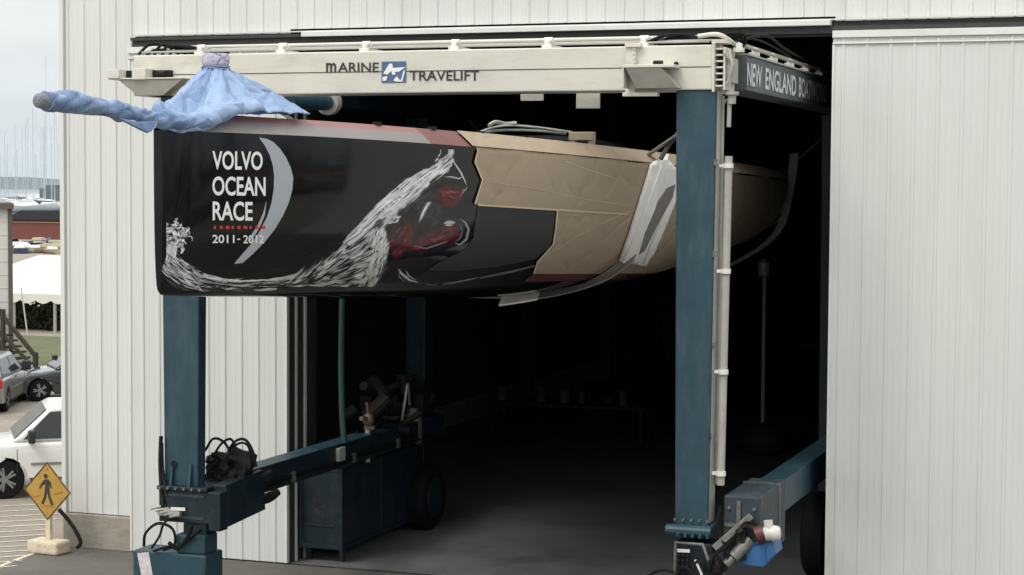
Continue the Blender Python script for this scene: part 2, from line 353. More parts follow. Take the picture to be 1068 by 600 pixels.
# right, left and rear cladding
b.box(XL, XL + .1, 29.18, 76, .6, HB - .1); b.box(XR - .1, XR, 29.18, 76, 0, HB - .1); b.box(XL + .1, XR - .1, 75.9, 76, 0, HB - .1)
b.box(XL - .02, XL + .06, 29.09, 29.18, .58, HB)      # corner flashing
b.build('wall', M['panel'], shed)
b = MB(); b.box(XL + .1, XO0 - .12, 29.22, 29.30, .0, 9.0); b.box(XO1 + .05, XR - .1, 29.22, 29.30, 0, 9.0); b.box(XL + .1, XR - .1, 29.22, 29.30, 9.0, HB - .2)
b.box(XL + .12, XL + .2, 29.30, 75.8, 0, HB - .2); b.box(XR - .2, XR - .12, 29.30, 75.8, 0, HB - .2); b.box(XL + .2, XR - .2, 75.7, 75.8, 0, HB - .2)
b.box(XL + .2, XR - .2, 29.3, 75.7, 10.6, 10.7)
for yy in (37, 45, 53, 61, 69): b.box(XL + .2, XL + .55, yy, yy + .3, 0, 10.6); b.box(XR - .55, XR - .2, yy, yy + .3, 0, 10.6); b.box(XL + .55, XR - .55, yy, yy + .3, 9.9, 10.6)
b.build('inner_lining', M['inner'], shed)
b = MB(); b.prism([(XL - .2, HB), ((XL + XR) / 2, HB + 2.2), (XR + .2, HB), (XR + .2, HB + .12), ((XL + XR) / 2, HB + 2.32), (XL - .2, HB + .12)], lambda u, v: (u, 28.9, v), lambda u, v: (u, 76.2, v))
b.prism([(XL, HB), (XR, HB), ((XL + XR) / 2, HB + 2.18)], lambda u, v: (u, 29.1, v), lambda u, v: (u, 29.2, v))
b.build('roof', M['roof'], shed)
b = MB(); b.box(XL + .03, -17.32, 29.04, 29.25, -.05, .585); b.box(XL + .03, XL + .25, 29.25, 76, -.05, .6); b.build('foundation', M['found'], shed, bevel=.012)
# header: dark rail, white hood
b = MB(); b.box(-17.22, 6.5, 29.02, 29.12, 8.74, 8.845); b.box(-17.22, 6.5, 29.125, 29.15, 8.70, 8.93); b.box(-17.22, -14.0, 28.96, 29.12, 8.85, 8.90)
b.build('door_rail', M['track'], shed)
b = MB(); b.box(-13.98, -5.2, 28.93, 29.12, 8.852, 8.935); b.build('rail_hood', M['trim'], shed, bevel=.008)
b = MB(); b.box(-17.22, XR, 29.06, 29.125, 8.94, 8.96); b.build('header_flashing', M['trim'], shed)
# sliding leaves
def leaf(x0, x1, pitch, phase, topz, dep, z0=.03):
    b = MB(); ribbed(b, x0 + .004, x1 - .004, z0, topz - .11, 28.985, pitch, dep, phase, .16 if dep > .02 else .26)
    b.box(x0, x1, 28.99, 29.07, z0, topz - .1)
    o = b.build('sliding_door', M['door'], shed)
    t = MB(); t.box(x0 - .004, x1 + .004, 28.94, 29.05, topz - .105, topz); t.box(x0 - .004, x1 + .004, 28.95, 28.985, topz - .20, topz - .185)
    t.box(x0 - .006, x0 + .035, 28.965, 29.02, z0, topz - .21); t.box(x1 - .035, x1 + .006, 28.965, 29.02, z0, topz - .21)
    t.build('door_edging', M['trim'], o, org=sub(o), bevel=.004)
    return o
leaf(-17.27, XO0, .315, 0, 8.74, .022); leaf(XO1, -.6, .352, -5.0, 8.77, .014); leaf(-.56, 4.0, .352, -.4, 8.77, .014)
# stacked jamb channels on the left of the opening
for bx in ((-14.33, -14.245, 29.30, 29.36, 0, 8.9), (-14.33, -14.235, 29.62, 29.69, 0, 8.9)):
    b = MB(); b.box(*bx); b.build('door_jamb', M['trim'], shed)
for bx in ((-14.40, -14.27, 29.08, 29.30, 0, 8.9), (-14.40, -14.262, 29.36, 29.62, 0, 8.9), (-14.4, -14.25, 29.7, 30.1, 0, 8.9), (XO1 + .01, XO1 + .05, 29.1, 29.6, 0, 8.9)):
    b = MB(); b.box(*bx); b.build('jamb_lining', M['track'], shed)
b = MB(); b.box(XO0, XO1, 28.99, 29.05, .0, .016); b.build('threshold', M['track'], shed)

# black pipe curling out of the foundation corner
b = MB(); b.tube(spline([atD(62, 532, 33.6), atD(70, 541, 33.4), atD(79, 554, 33.2), atD(84, 566, 33.15), atD(80, 572, 33.1)], 6), .035, 8)
tag(b.build('drain_hose', M['rub'], None, org=atG(80, 571), smooth=60), 'short black hose curling down the concrete foundation at the shed corner', 'hose')

# ------------------------------------------------------------------ racing yacht
X0 = -9.8
YB = at(165, 200, 0, X0).y
LOA = 19.6
BT = [(0, .05), (.25, .19), (.6, .34), (1, .50), (2, .85), (3, 1.17), (5, 1.70), (8, 2.30), (11, 2.66), (14, 2.82), (17, 2.82), (19.6, 2.62)]
ZR = [(0, 7.14), (2, 7.125), (4, 7.085), (6, 7.03), (10, 6.915), (14, 6.81), (19.6, 6.68)]
ZK = [(0, 5.34), (.05, 5.30), (.2, 5.285), (.6, 5.255), (1.5, 5.20), (3, 5.12), (6, 4.95), (10, 4.78), (14, 4.84), (19.6, 5.25)]
def section(s):
    bm_ = crom(BT, s); zr = crom(ZR, s); zk = crom(ZK, s); ch = .185
    cin = min(.21, bm_ * .45); n = 2.9 - .5 * min(1, s / 10); ze = zr - ch
    pts = [(0, zr + .03 * min(1, s)), (max(0, bm_ - cin), zr), (bm_ - cin * .64, zr - ch * .34), (bm_ - cin * .30, zr - ch * .68), (bm_, ze)]
    K = 22
    for k in range(1, K + 1):
        a = PI / 2 * k / K
        u = math.sin(a)**(2 / n); x = math.cos(a)**(2 / n) if k < K else 0
        pts.append((bm_ * x, ze - (ze - zk) * u))
    return pts
SS = [0, .05, .12, .2, .3, .45, .6, .8] + [1 + .45 * i for i in range(42)]
SS = [s for s in SS if s < LOA] + [LOA]
secs = [section(s) for s in SS]; NP = len(secs[0])
def hullv(i, j, side): return Vector((X0 + side * secs[i][j][0], YB + SS[i], secs[i][j][1]))
yacht = thing('racing_yacht', 'black racing yacht half wrapped in brown masking paper, hanging in the blue boat hoist', 'yacht', (X0, YB, 4.66))
hb = MB()
for side in (1, -1):
    vs = [hullv(i, j, side) for i in range(len(SS)) for j in range(4, NP)]; m = NP - 4
    hb.add(vs, [(i * m + j, (i + 1) * m + j, (i + 1) * m + j + 1, i * m + j + 1) for i in range(len(SS) - 1) for j in range(m - 1)])
hb.add([hullv(0, j, 1) for j in range(4, NP)] + [hullv(0, j, -1) for j in range(NP - 1, 3, -1)], [tuple(range(2 * (NP - 4)))])
L_ = len(SS) - 1
hb.add([hullv(L_, j, 1) for j in range(0, NP)] + [hullv(L_, j, -1) for j in range(NP - 1, -1, -1)], [tuple(range(2 * NP))])
for q in range(len(hb.f)):
    c = sum((Vector(hb.v[i]) for i in hb.f[q]), Vector()) / len(hb.f[q])
    hb.mi[q] = 1 if (c.z < 5.30 - .004 * (c.y - YB) and c.y > YB + 10) else 0
hull = hb.build('hull', [M['hull'], M['bottom']], yacht, smooth=50, weld=True)
# sheer band: pink upper strip, grey lower strip, dull red near the paper
SB = 9.1
def strip(name, j0, j1, s0, s1, m, off=.0, sides=(1, -1)):
    ss = [s0] + [s for s in SS if s0 < s < s1] + [s1]
    for side in sides:
        b = MB(); vs = []
        for s in ss:
            P = section(s)
            for j in range(j0, j1 + 1): vs.append((X0 + side * (P[j][0] + off), YB + s, P[j][1] + off * .5))
        w = j1 - j0 + 1
        b.add(vs, [(i * w + j, (i + 1) * w + j, (i + 1) * w + j + 1, i * w + j + 1) for i in range(len(ss) - 1) for j in range(w - 1)])
        b.build(name, m, yacht, smooth=50)
HB_ = []
def s_at(px):                                # station whose rail shows at column px
    lo, hi = 0, LOA
    for _ in range(40):
        mid = (lo + hi) / 2; P = section(mid); v = Vector((X0 + P[4][0], YB + mid, P[4][1])) - CAM
        if CX + F * v.dot(_rt) / v.dot(_fw) < px: lo = mid
        else: hi = mid
    return lo
sA, sB = s_at(450), s_at(492)
strip('sheer_stripe', 2, 4, 0, sA, M['band']); strip('rail_stripe', 1, 2, 0, sA, M['redband']); strip('red_sheer_stripe', 1, 4, sA, sB, M['dkred']); strip('aft_sheer', 1, 4, sB, LOA, M['hull'])
b = MB(); vs = []
for s in SS:
    P = section(s); vs += [(X0 - P[1][0], YB + s, P[1][1]), (X0, YB + s, P[0][1]), (X0 + P[1][0], YB + s, P[1][1])]
b.add(vs, [(3 * i + k, 3 * i + 3 + k, 3 * i + 4 + k, 3 * i + 1 + k) for i in range(len(SS) - 1) for k in range(2)]); b.build('deck', M['deck'], yacht)
# full skin (hull + sheer) to lay the livery and the masking on
vv = []; ff = []
vs = [hullv(i, j, 1) for i in range(len(SS)) for j in range(1, NP)]; m = NP - 1
BV = BVHTree.FromPolygons(vs, [(i * m + j, (i + 1) * m + j, (i + 1) * m + j + 1, i * m + j + 1) for i in range(len(SS) - 1) for j in range(m - 1)])
def onhull(x, y, off):
    d = ray(x, y); h, nrm, _, _ = BV.ray_cast(CAM, d)
    if h is None:
        best = None
        for yy in (1, 2, 3, 5, 8, 12):
            for sg in (1, -1):
                h, nrm, _, _ = BV.ray_cast(CAM, ray(x, y + sg * yy))
                if h is not None: break
            if h is not None: break
        if h is None:
            p = CAM + d * 26; h, nrm, _, _ = BV.find_nearest(p)
    if nrm.dot(d) > 0: nrm = -nrm
    return h + nrm * off
def decal(b, poly, off, step=6.0):
    """lay a 2-D outline on the hull skin, following its curve"""
    V = [Vector(p) for p in poly]; E_ = [(i, (i + 1) % len(poly)) for i in range(len(poly))]
    # subdivide the outline
    P2 = []
    for i in range(len(V)):
        a, c = V[i], V[(i + 1) % len(V)]; k = max(1, int((c - a).length / step))
        P2 += [a.lerp(c, t / k) for t in range(k)]
    n = len(P2); E_ = [(i, (i + 1) % n) for i in range(n)]
    xs = [p.x for p in P2]; ys = [p.y for p in P2]
    x = min(xs) + step / 2
    while x < max(xs):
        y = min(ys) + step / 2
        while y < max(ys): P2.append(Vector((x + .01, y + .013))); y += step
        x += step
    v, e, f, *_ = delaunay_2d_cdt(P2, E_, [], 1, 1e-4)
    used = sorted({i for q in f for i in q}); ix = {i: k for k, i in enumerate(used)}
    b.add([onhull(v[i].x, v[i].y, off) for i in used], [tuple(ix[i] for i in q) for q in f])
C6 = lambda pts: [(140 + x / 3.158, 130 + y / 3.158) for x, y in pts]
C7 = lambda pts: [(340 + x / 3.158, 130 + y / 3.158) for x, y in pts]
def stroke(b, pts, w, off, jit=0):
    """tapered brush stroke: pts in picture units, w half widths"""
    n = len(pts); Lf = []; Rt = []
    for i in range(n):
        a = Vector(pts[max(0, i - 1)]); c = Vector(pts[min(n - 1, i + 1)]); t = (c - a); t = t.normalized() if t.length else Vector((1, 0)); nn = Vector((-t.y, t.x))
        ww = w[i] if isinstance(w, (list, tuple)) else w * math.sin(PI * (i + .35) / (n - .3))
        ww *= 1 + jit * (random.random() - .5)
        p = Vector(pts[i]); Lf.append(p + nn * ww); Rt.append(p - nn * ww)
    vs = [onhull(p.x, p.y, off) for p in Lf] + [onhull(p.x, p.y, off) for p in Rt]
    b.add(vs, [(i, i + 1, n + i + 1, n + i) for i in range(n - 1)])

# masking paper, after a flat patch of dark grey lighter than the hull
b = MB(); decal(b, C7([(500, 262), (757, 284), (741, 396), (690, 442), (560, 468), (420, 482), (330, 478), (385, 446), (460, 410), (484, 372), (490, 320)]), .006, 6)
b.build('grey_hull_patch', M['greypatch'], yacht, smooth=60)
def rail_px(x, dy=0):
    return crom([(480, 141.2), (492, 142.4), (600, 154), (690, 165.5), (760, 173), (826, 180)], x) + dy
PP = [(489, 142), (497, 157), (493.6, 169.6), (503, 188.6), (494, 213), (580, 219), (577, 255), (559, 272.5), (555.5, 285), (600, 285), (650, 284.5), (704, 284), (752, 281), (790, 268), (815, 245), (824, 215), (827, 186)]
PP += [(x, rail_px(x, .6)) for x in (820, 760, 720, 690, 650, 600, 560, 530, 505)]
b = MB(); decal(b, PP, .014, 4.5); b.build('masking_paper', M['paper'], yacht, smooth=70)
strip('paper_fold', 1, 4, s_at(491.5), LOA - 1.2, M['paper'], .022, (1,))
for pts, w_ in (([(497 + i * 12, 213.6 + i * .72) for i in range(14)], .9), ([(489.5, 143), (497, 157), (494, 169), (502, 188), (494, 212)], .8), ([(580, 219.5), (578.5, 237), (576, 254), (560, 272), (556, 284)], .8),
                ([(530, 146), (560, 158), (600, 173), (640, 186)], .35), ([(575, 262), (600, 246), (640, 226), (664, 217)], .3), ([(512, 190), (560, 197), (610, 208), (655, 214)], .25)):
    b = MB(); stroke(b, pts, [w_] * len(pts), .022); b.build('masking_tape', M['tape'], yacht)
b = MB(); decal(b, [(556, 286), (704, 285), (752, 282), (752, 285.5), (704, 289.5), (620, 291.5), (545, 294)], .006, 6); b.build('boot_stripe', M['boot'], yacht)

# race lettering
def text_polys(txt, bold=0.0):
    cu = bpy.data.curves.new('t', 'FONT'); cu.body = txt; cu.offset = bold; cu.resolution_u = 4; cu.fill_mode = 'FRONT'
    o = bpy.data.objects.new('t', cu); COL.objects.link(o)
    bpy.context.view_layer.update()
    me = o.evaluated_get(bpy.context.evaluated_depsgraph_get()).to_mesh()
    v = [tuple(p.co) for p in me.vertices]; f = [tuple(p.vertices) for p in me.polygons]
    o.evaluated_get(bpy.context.evaluated_depsgraph_get()).to_mesh_clear()
    bpy.data.objects.remove(o); bpy.data.curves.remove(cu)
    xs = [p[0] for p in v]; ys = [p[1] for p in v]
    x0, x1, y0, y1 = min(xs), max(xs), min(ys), max(ys)
    return [((p[0] - x0) / (x1 - x0), (p[1] - y0) / (y1 - y0)) for p in v], f
def text_on_hull(b, txt, x0, x1, y0, y1, off=.006, bold=.012, slope=0.0):
    v, f = text_polys(txt, bold)
    b.add([onhull(x0 + u * (x1 - x0), y1 - w * (y1 - y0) + slope * u * (x1 - x0), off) for u, w in v], f)
sl = .012
for tx, x0, x1, y0, y1, bo, sk in (('VOLVO', 221, 273.5, 157.5, 177, .02, sl), ('OCEAN', 221, 276.5, 184, 204, .02, sl), ('RACE', 221.3, 263, 210, 230, .02, sl), ('2011', 221, 244, 245, 253.6, .012, 0), ('-', 246.8, 250, 249, 250.2, .0, 0), ('2012', 253.2, 274.8, 245.2, 253.8, .012, 0)):
    b = MB(); text_on_hull(b, tx, x0, x1, y0, y1, .0075, bo, sk); b.build('race_lettering', M['wletter'], yacht)
for i in range(9):
    b = MB(); x = 222.5 + i * 6.2; decal(b, [(x, 235.6), (x + 2.6 + (i % 3) * .8, 235.8), (x + 2.6 + (i % 3) * .8, 239), (x, 238.8)], .005, 6); b.build('red_dot', M['redl'], yacht)
b = MB()
decal(b, C6([(410, 43), (436, 47), (458, 58), (480, 80), (500, 110), (515, 143), (523, 175), (520, 215), (508, 258), (488, 302), (462, 345), (430, 385), (388, 428), (355, 456), (328, 458), (352, 430), (385, 392), (412, 352), (436, 305), (450, 262), (458, 215), (460, 170), (455, 132), (444, 98), (428, 68)]), .0045, 6)
decal(b, C6([(434, 250), (424, 290), (408, 326), (392, 352), (372, 384), (382, 384), (402, 356), (416, 330), (430, 296)]), .0045, 6)
b.build('sail_emblem', M['gletter'], yacht)

# breaking wave and leaping cat livery: airbrushed artwork, painted here stroke by stroke
K_ = 5; AX, AY, AW, AH = 160, 160, 350, 152
canvas = np.zeros((AH * K_, AW * K_, 3), np.float32); canvas[:] = np.array((.068, .068, .072), np.float32)
rw = random.Random(11)
def dab(x, y, r_, col, al, soft=1.0):
    cx, cy, r_ = (x - AX) * K_, (y - AY) * K_, max(.8, r_ * K_)
    R2 = r_ * (1 + soft) + 1; x0, x1 = int(max(0, cx - R2)), int(min(AW * K_, cx + R2 + 1)); y0, y1 = int(max(0, cy - R2)), int(min(AH * K_, cy + R2 + 1))
    if x1 <= x0 or y1 <= y0: return
    yy, xx = np.mgrid[y0:y1, x0:x1]
    d = np.sqrt((xx - cx) ** 2 + (yy - cy) ** 2)
    a = np.clip((r_ * (1 + soft * .5) - d) / max(.8, r_ * soft), 0, 1) * al
    canvas[y0:y1, x0:x1] = canvas[y0:y1, x0:x1] * (1 - a[..., None]) + np.array(col, np.float32) * a[..., None]
def brush(pts, w, col, al, soft=.9, taper=True):
    pts = [Vector((p[0], p[1])) for p in pts]; n = len(pts); L = sum((pts[i + 1] - pts[i]).length for i in range(n - 1))
    m = max(3, int(L / max(.22, w * .55)))
    for k in range(m + 1):
        t = k / m * (n - 1); i = min(int(t), n - 2); p = pts[i].lerp(pts[i + 1], t - i)
        ww = w * (math.sin(PI * (k + .5) / (m + 1)) ** .7 if taper else 1)
        dab(p.x, p.y, max(.12, ww), col, al, soft)
def grey(v): return (v, v * 1.0, v * .995)
guide = [(177, 252), (174, 262), (177, 274), (186, 285), (203, 293), (228, 298.5), (258, 300), (290, 298), (322, 290), (350, 276), (374, 258), (396, 236), (418, 212), (440, 192), (462, 176)]
gp = [Vector(p) for p in guide]
def gpt(t):
    t = max(0, min(t, len(gp) - 1.001)); i = int(t); u = t - i
    q = [gp[max(0, i - 1)], gp[i], gp[i + 1], gp[min(len(gp) - 1, i + 2)]]
    return .5 * ((2 * q[1]) + (q[2] - q[0]) * u + (2 * q[0] - 5 * q[1] + 4 * q[2] - q[3]) * u * u + (3 * q[1] - q[0] - 3 * q[2] + q[3]) * u**3)
def gnorm(t):
    d = gpt(t + .06) - gpt(t - .06); d.normalize(); return Vector((-d.y, d.x))
def wid(t): return 11 if t < 4 else (10 - (t - 4) * .5 if t < 8 else 8 + (t - 8) * .2)
def along(t0, ln, o, o2, jit, w):
    pts = []
    for i in range(8):
        t = t0 + ln * i / 7; oo = o + (o2 - o) * i / 7
        pts.append(gpt(t) + gnorm(t) * (oo * wid(t) + rw.uniform(-jit, jit)))
    return [p for p in pts if p.x > 164 and p.y < 304.5]
# soft solid base, then grey body, bright threads and black gaps
for k in range(420):
    t = .4 + 12.4 * k / 419; p = gpt(t)
    for o in (-.45, -.15, .15, .45):
        q = p + gnorm(t) * (o * wid(t) + rw.uniform(-.8, .8)); v = rw.uniform(.22, .42)
        if q.x > 167 and q.y < 303: dab(q.x, q.y, wid(t) * .22, grey(v), .35, 1.2)
for k in range(900):
    x = 305 + rw.random() ** .8 * 98; up = crom([(296, 292), (330, 276), (350, 262), (370, 245), (400, 213), (430, 187)], x); lo = 298 - max(0, x - 380) * .4; fr = rw.random()
    dab(x, up + 2 + (lo - up - 3) * fr, 2.2, grey(rw.uniform(.2, .5) * (1.1 - .5 * fr) + (.15 if x > 375 else 0)), .3, 1.3)
for k in range(150):
    t0 = rw.uniform(.6, 12); o = rw.gauss(0, .42); p = along(t0, rw.uniform(.8, 2.0), o, o + rw.uniform(-.2, .2), .3, 0)
    if len(p) > 3: brush(p, rw.uniform(.8, 1.9), grey(rw.uniform(.16, .36)), .5)
for k in range(300):
    t0 = rw.uniform(.3, 12.8); o = rw.gauss(-.05, .45); ln = rw.uniform(.4, 1.8); p = along(t0, ln, o, o + rw.uniform(-.25, .25), .45, 0)
    if len(p) > 3: brush(p, rw.uniform(.3, .85), grey(rw.uniform(.55, .93)), .55)
for k in range(150):
    t0 = rw.uniform(.3, 11); o = rw.gauss(0, .5); p = along(t0, rw.uniform(.3, 1.1), o, o + rw.uniform(-.2, .2), .5, 0)
    if len(p) > 3: brush(p, rw.uniform(.25, .7), grey(.06), .6)
# crisp upper edge thread of the swell
for k in range(40):
    t0 = rw.uniform(3.6, 9.5); p = along(t0, rw.uniform(.5, 1.3), .62 + rw.uniform(-.12, .12) if t0 < 20 else 0, .62, .35, 0)
for k in range(55):
    t0 = rw.uniform(4, 10.5); o = -.78 + rw.uniform(-.15, .15); p = along(t0, rw.uniform(.3, 1.0), o, o, .5, 0)
    if len(p) > 3: brush(p, rw.uniform(.3, .7), grey(rw.uniform(.7, .95)), .85)
# crest of foam by the stem: interlocking curls
for k in range(70):
    x, y = 180 + rw.gauss(0, 6.5), 250 + rw.gauss(0, 8)
    if x > 166: dab(x, y, rw.uniform(1.5, 3.5), grey(rw.uniform(.16, .4)), .3)
for k in range(96):
    c = Vector((182 + rw.gauss(0, 8), 246 + rw.gauss(0, 7.5))); r_ = rw.uniform(2.0, 6.0); a0 = rw.uniform(0, 6.28); sg = rw.choice((-1, 1)); m = rw.randint(5, 10)
    pts = [c + Vector((math.cos(a0 + sg * i * .42) * .9, math.sin(a0 + sg * i * .42))) * r_ * (1 - i * .07) for i in range(m)]
    if min(p.x for p in pts) > 165: brush(pts, rw.uniform(.45, 1.05), grey(rw.uniform(.6, .95)), .85)
for k in range(26):
    c = Vector((180 + rw.gauss(0, 6), 250 + rw.gauss(0, 8))); r_ = rw.uniform(1.5, 4); a0 = rw.uniform(0, 6.28)
    brush([c + Vector((math.cos(a0 + i * .5), math.sin(a0 + i * .5))) * r_ for i in range(5)], rw.uniform(.3, .7), grey(.05), .8)
for k in range(16):                          # standing streams feeding the crest
    x = 168 + rw.random() * 14; pts = [Vector((x + rw.uniform(-.4, .4) + i * .5, 274 - i * 4.2)) for i in range(6)]; brush(pts, rw.uniform(.5, 1.1), grey(rw.uniform(.6, .93)), .8)
for k in range(60):                          # fan of streaks falling from the crest
    x = rw.uniform(166, 205); y = 268 + (x - 168) * .45 + rw.uniform(-10, 14); v = rw.uniform(.4, .9)
    pts = [Vector((x + i * 1.9, y + i * (2.9 - i * .22) * .9 + rw.uniform(-.3, .3))) for i in range(7)]
    pts = [p for p in pts if p.y < 304.5]
    if len(pts) > 3: brush(pts, rw.uniform(.25, .8), grey(v), .8)
# body of the wave climbing to the cat
Ux = [(296, 292), (330, 276), (350, 262), (370, 245), (400, 213), (430, 187)]
def wave_pt():
    x = 305 + rw.random() ** .8 * 100; up = crom(Ux, x); lo = 299 - max(0, x - 380) * .4; fr = rw.random(); return x, up + (lo - up) * fr, fr
for n_, wl, vl, al, ll in ((170, (1.0, 2.6), (.14, .40), .4, (8, 26)), (280, (.3, .9), (.5, .92), .5, (8, 32)), (120, (.3, .8), (.05, .09), .55, (6, 24)), (60, (.5, 1.2), (.7, .95), .5, (5, 14))):
    for k in range(n_):
        x, y, fr = wave_pt(); a = -(.80 - .62 * fr) + rw.uniform(-.12, .12); ln = rw.uniform(*ll); cv = rw.uniform(-.03, .10)
        q = Vector((x - math.cos(a) * ln / 2, y - math.sin(a) * ln / 2)); pts = []; aa = a + cv * 3
        for i in range(7): pts.append(q.copy()); q = q + Vector((math.cos(aa), math.sin(aa))) * ln / 6 + Vector((rw.uniform(-.3, .3), rw.uniform(-.3, .3))); aa -= cv
        if max(p.x for p in pts) < 408 - fr * 10 and max(p.y for p in pts) < 303: brush(pts, rw.uniform(*wl), grey(rw.uniform(*vl)), al)
def inside(poly, x, y):
    c = False; n = len(poly)
    for i in range(n):
        (x1, y1), (x2, y2) = poly[i], poly[(i + 1) % n]
        if (y1 > y) != (y2 > y) and x < (x2 - x1) * (y - y1) / (y2 - y1) + x1: c = not c
    return c
def fill(poly, n, ang, ln, w_, vals, al, soft=.9, jit=.3):
    xs = [p[0] for p in poly]; ys = [p[1] for p in poly]; k = g = 0
    while k < n and g < n * 40:
        g += 1; x = rw.uniform(min(xs), max(xs)); y = rw.uniform(min(ys), max(ys))
        if not inside(poly, x, y): continue
        k += 1; a = ang + rw.uniform(-jit, jit); l = ln * rw.uniform(.5, 1.4); v = vals(rw)
        brush([Vector((x + math.cos(a) * l * (i / 3 - .5), y + math.sin(a) * l * (i / 3 - .5))) for i in range(4)], w_ * rw.uniform(.5, 1.3), v, al, soft)
bodyp = C7([(235, 290), (300, 235), (350, 190), (400, 150), (440, 180), (462, 206), (440, 240), (400, 262), (380, 300), (440, 300), (475, 340), (462, 390), (420, 400), (300, 430), (240, 450), (205, 430), (200, 340), (245, 320)])
fill(bodyp, 220, -.8, 7, 2.6, lambda r: grey(r.uniform(.07, .20)), .3, 1.5)
fill(C7([(300, 250), (350, 215), (372, 245), (380, 300), (350, 340), (310, 330)]), 40, -.8, 6, 2.0, lambda r: grey(r.uniform(.16, .27)), .35)
back = C7([(60, 385), (140, 300), (180, 252), (240, 202), (290, 167), (350, 141), (383, 122), (405, 92), (415, 102), (410, 130), (395, 152), (345, 175), (335, 203), (312, 212), (298, 230), (268, 240), (228, 272), (165, 318), (90, 392)])
fill(back, 330, -.68, 8, 1.9, lambda r: grey(r.uniform(.70, .90)), .55, 1.2, .12); fill(back, 150, -.70, 16, .6, lambda r: grey(r.uniform(.78, .97)), .7, .9, .10); fill(back, 46, -.70, 15, .35, lambda r: grey(r.uniform(.08, .3)), .6, .9, .10)
for k in range(60):                          # torn fringe under the back
    u = rw.random(); x = 396 + u * 54; y = 219 - u * 40; a = .75 + rw.uniform(-.5, .5); l = rw.uniform(1.5, 5)
    brush([(x, y), (x + math.cos(a) * l, y + math.sin(a) * l)], rw.uniform(.3, .8), grey(rw.uniform(.6, .9)), .8)
foamp = C7([(150, 352), (186, 342), (206, 398), (196, 440), (176, 492), (160, 538), (110, 522), (140, 470), (158, 420), (140, 380)])
fill(foamp, 150, -1.1, 6, 1.7, lambda r: grey(r.uniform(.6, .85)), .45, 1.3, jit=.4); fill(foamp, 90, -1.1, 9, .6, lambda r: grey(r.uniform(.7, .96)), .7, jit=.35); fill(foamp, 16, -1.1, 7, .4, lambda r: grey(r.uniform(.06, .2)), .7)
fill(C7([(190, 304), (212, 288), (246, 300), (240, 322), (214, 332), (194, 320)]), 36, -.4, 4, .9, lambda r: grey(r.uniform(.6, .9)), .75, jit=.8)
fill(C7([(352, 134), (375, 96), (388, 122), (372, 138)]), 22, -1.0, 4, .6, lambda r: grey(r.uniform(.65, .92)), .8)
brush(C7([(304, 328), (318, 296), (334, 262), (346, 256)]), 1.9, grey(.72), .55, 1.1); brush(C7([(308, 316), (322, 284), (338, 260)]), .8, grey(.92), .7)
brush(C7([(388, 326), (406, 322), (426, 323)]), 2.0, grey(.78), .6, 1.0); brush(C7([(392, 332), (420, 332)]), .8, grey(.93), .7)
def red(r): v = r.uniform(.14, .5); return (v, v * .17, v * .22)
for poly, n, a in ((C7([(362, 248), (380, 212), (412, 203), (440, 210), (448, 236), (420, 262), (380, 272)]), 70, .3), (C7([(210, 396), (226, 366), (242, 340), (268, 326), (288, 345), (278, 388), (260, 414), (234, 440)]), 80, -1.0), (C7([(284, 404), (336, 362), (384, 346), (444, 338), (436, 370), (372, 396), (308, 418)]), 90, -.4)):
    fill(poly, n * 2, a, 5, 2.6, red, .22, 1.6); fill(poly, n // 8, a, 7, 1.1, lambda r: (.05, .03, .035), .4, 1.5); fill(poly, n // 7, a, 9, .5, lambda r: (.68, .34, .35), .35, 1.2)
for pts, w_, v in (([(411, 102), (424, 128), (444, 158), (456, 182), (464, 204)], .8, .8), ([(388, 172), (412, 172), (438, 178), (452, 170)], .7, .75), ([(464, 204), (460, 214), (444, 226)], .6, .6), ([(455, 205), (452, 222), (440, 240)], .5, .5),
                   ([(436, 308), (458, 322), (470, 345), (462, 378), (440, 396), (420, 388)], 1.1, .62), ([(420, 388), (440, 376), (450, 350), (436, 322)], .6, .5), ([(285, 400), (330, 408), (372, 394), (410, 380)], .7, .55),
                   ([(236, 474), (250, 492), (275, 512), (310, 522)], 1.3, .8), ([(262, 478), (272, 498), (300, 514)], .7, .7), ([(246, 470), (240, 500), (262, 520)], .7, .5),
                   ([(300, 520), (350, 528), (410, 524), (470, 512), (500, 505)], .9, .42), ([(380, 522), (430, 518), (480, 508), (510, 502)], .4, .7)):
    brush(C7(pts), w_, grey(v), .8, .9)
for _ in range(2):                            # printed film has no razor edges
    c_ = canvas.copy(); canvas[1:-1] = (c_[:-2] + 2 * c_[1:-1] + c_[2:]) / 4; c_ = canvas.copy(); canvas[:, 1:-1] = (c_[:, :-2] + 2 * c_[:, 1:-1] + c_[:, 2:]) / 4
img = bpy.data.images.new('livery_art', AW * K_, AH * K_)
px_ = np.ones((AH * K_, AW * K_, 4), np.float32); px_[..., :3] = canvas[::-1]; img.pixels.foreach_set(px_.ravel()); img.update(); img.pack()
m_ = bpy.data.materials.new('airbrushed_livery'); m_.use_nodes = True; nt_ = m_.node_tree; b_ = nt_.nodes['Principled BSDF']
ti = nt_.nodes.new('ShaderNodeTexImage'); ti.image = img; ti.extension = 'EXTEND'; nt_.links.new(ti.outputs[0], b_.inputs['Base Color']); b_.inputs['Roughness'].default_value = .08; b_.inputs['Specular IOR Level'].default_value = .34
def art(name, poly):
    b = MB(); V = [Vector(p) for p in poly]; UVS = []
    decal(b, poly, .0012, 5); o = b.build(name, m_, yacht, smooth=70)
    uv = o.data.uv_layers.new(name='art'); org = Vector(yacht.location)
    for lp in o.data.loops:
        v = Vector(o.data.vertices[lp.vertex_index].co) + org - CAM; z = v.dot(_fw)
        uv.data[lp.index].uv = ((CX + F * v.dot(_rt) / z - AX) / AW, 1 - (CY - F * v.dot(_up) / z - AY) / AH)
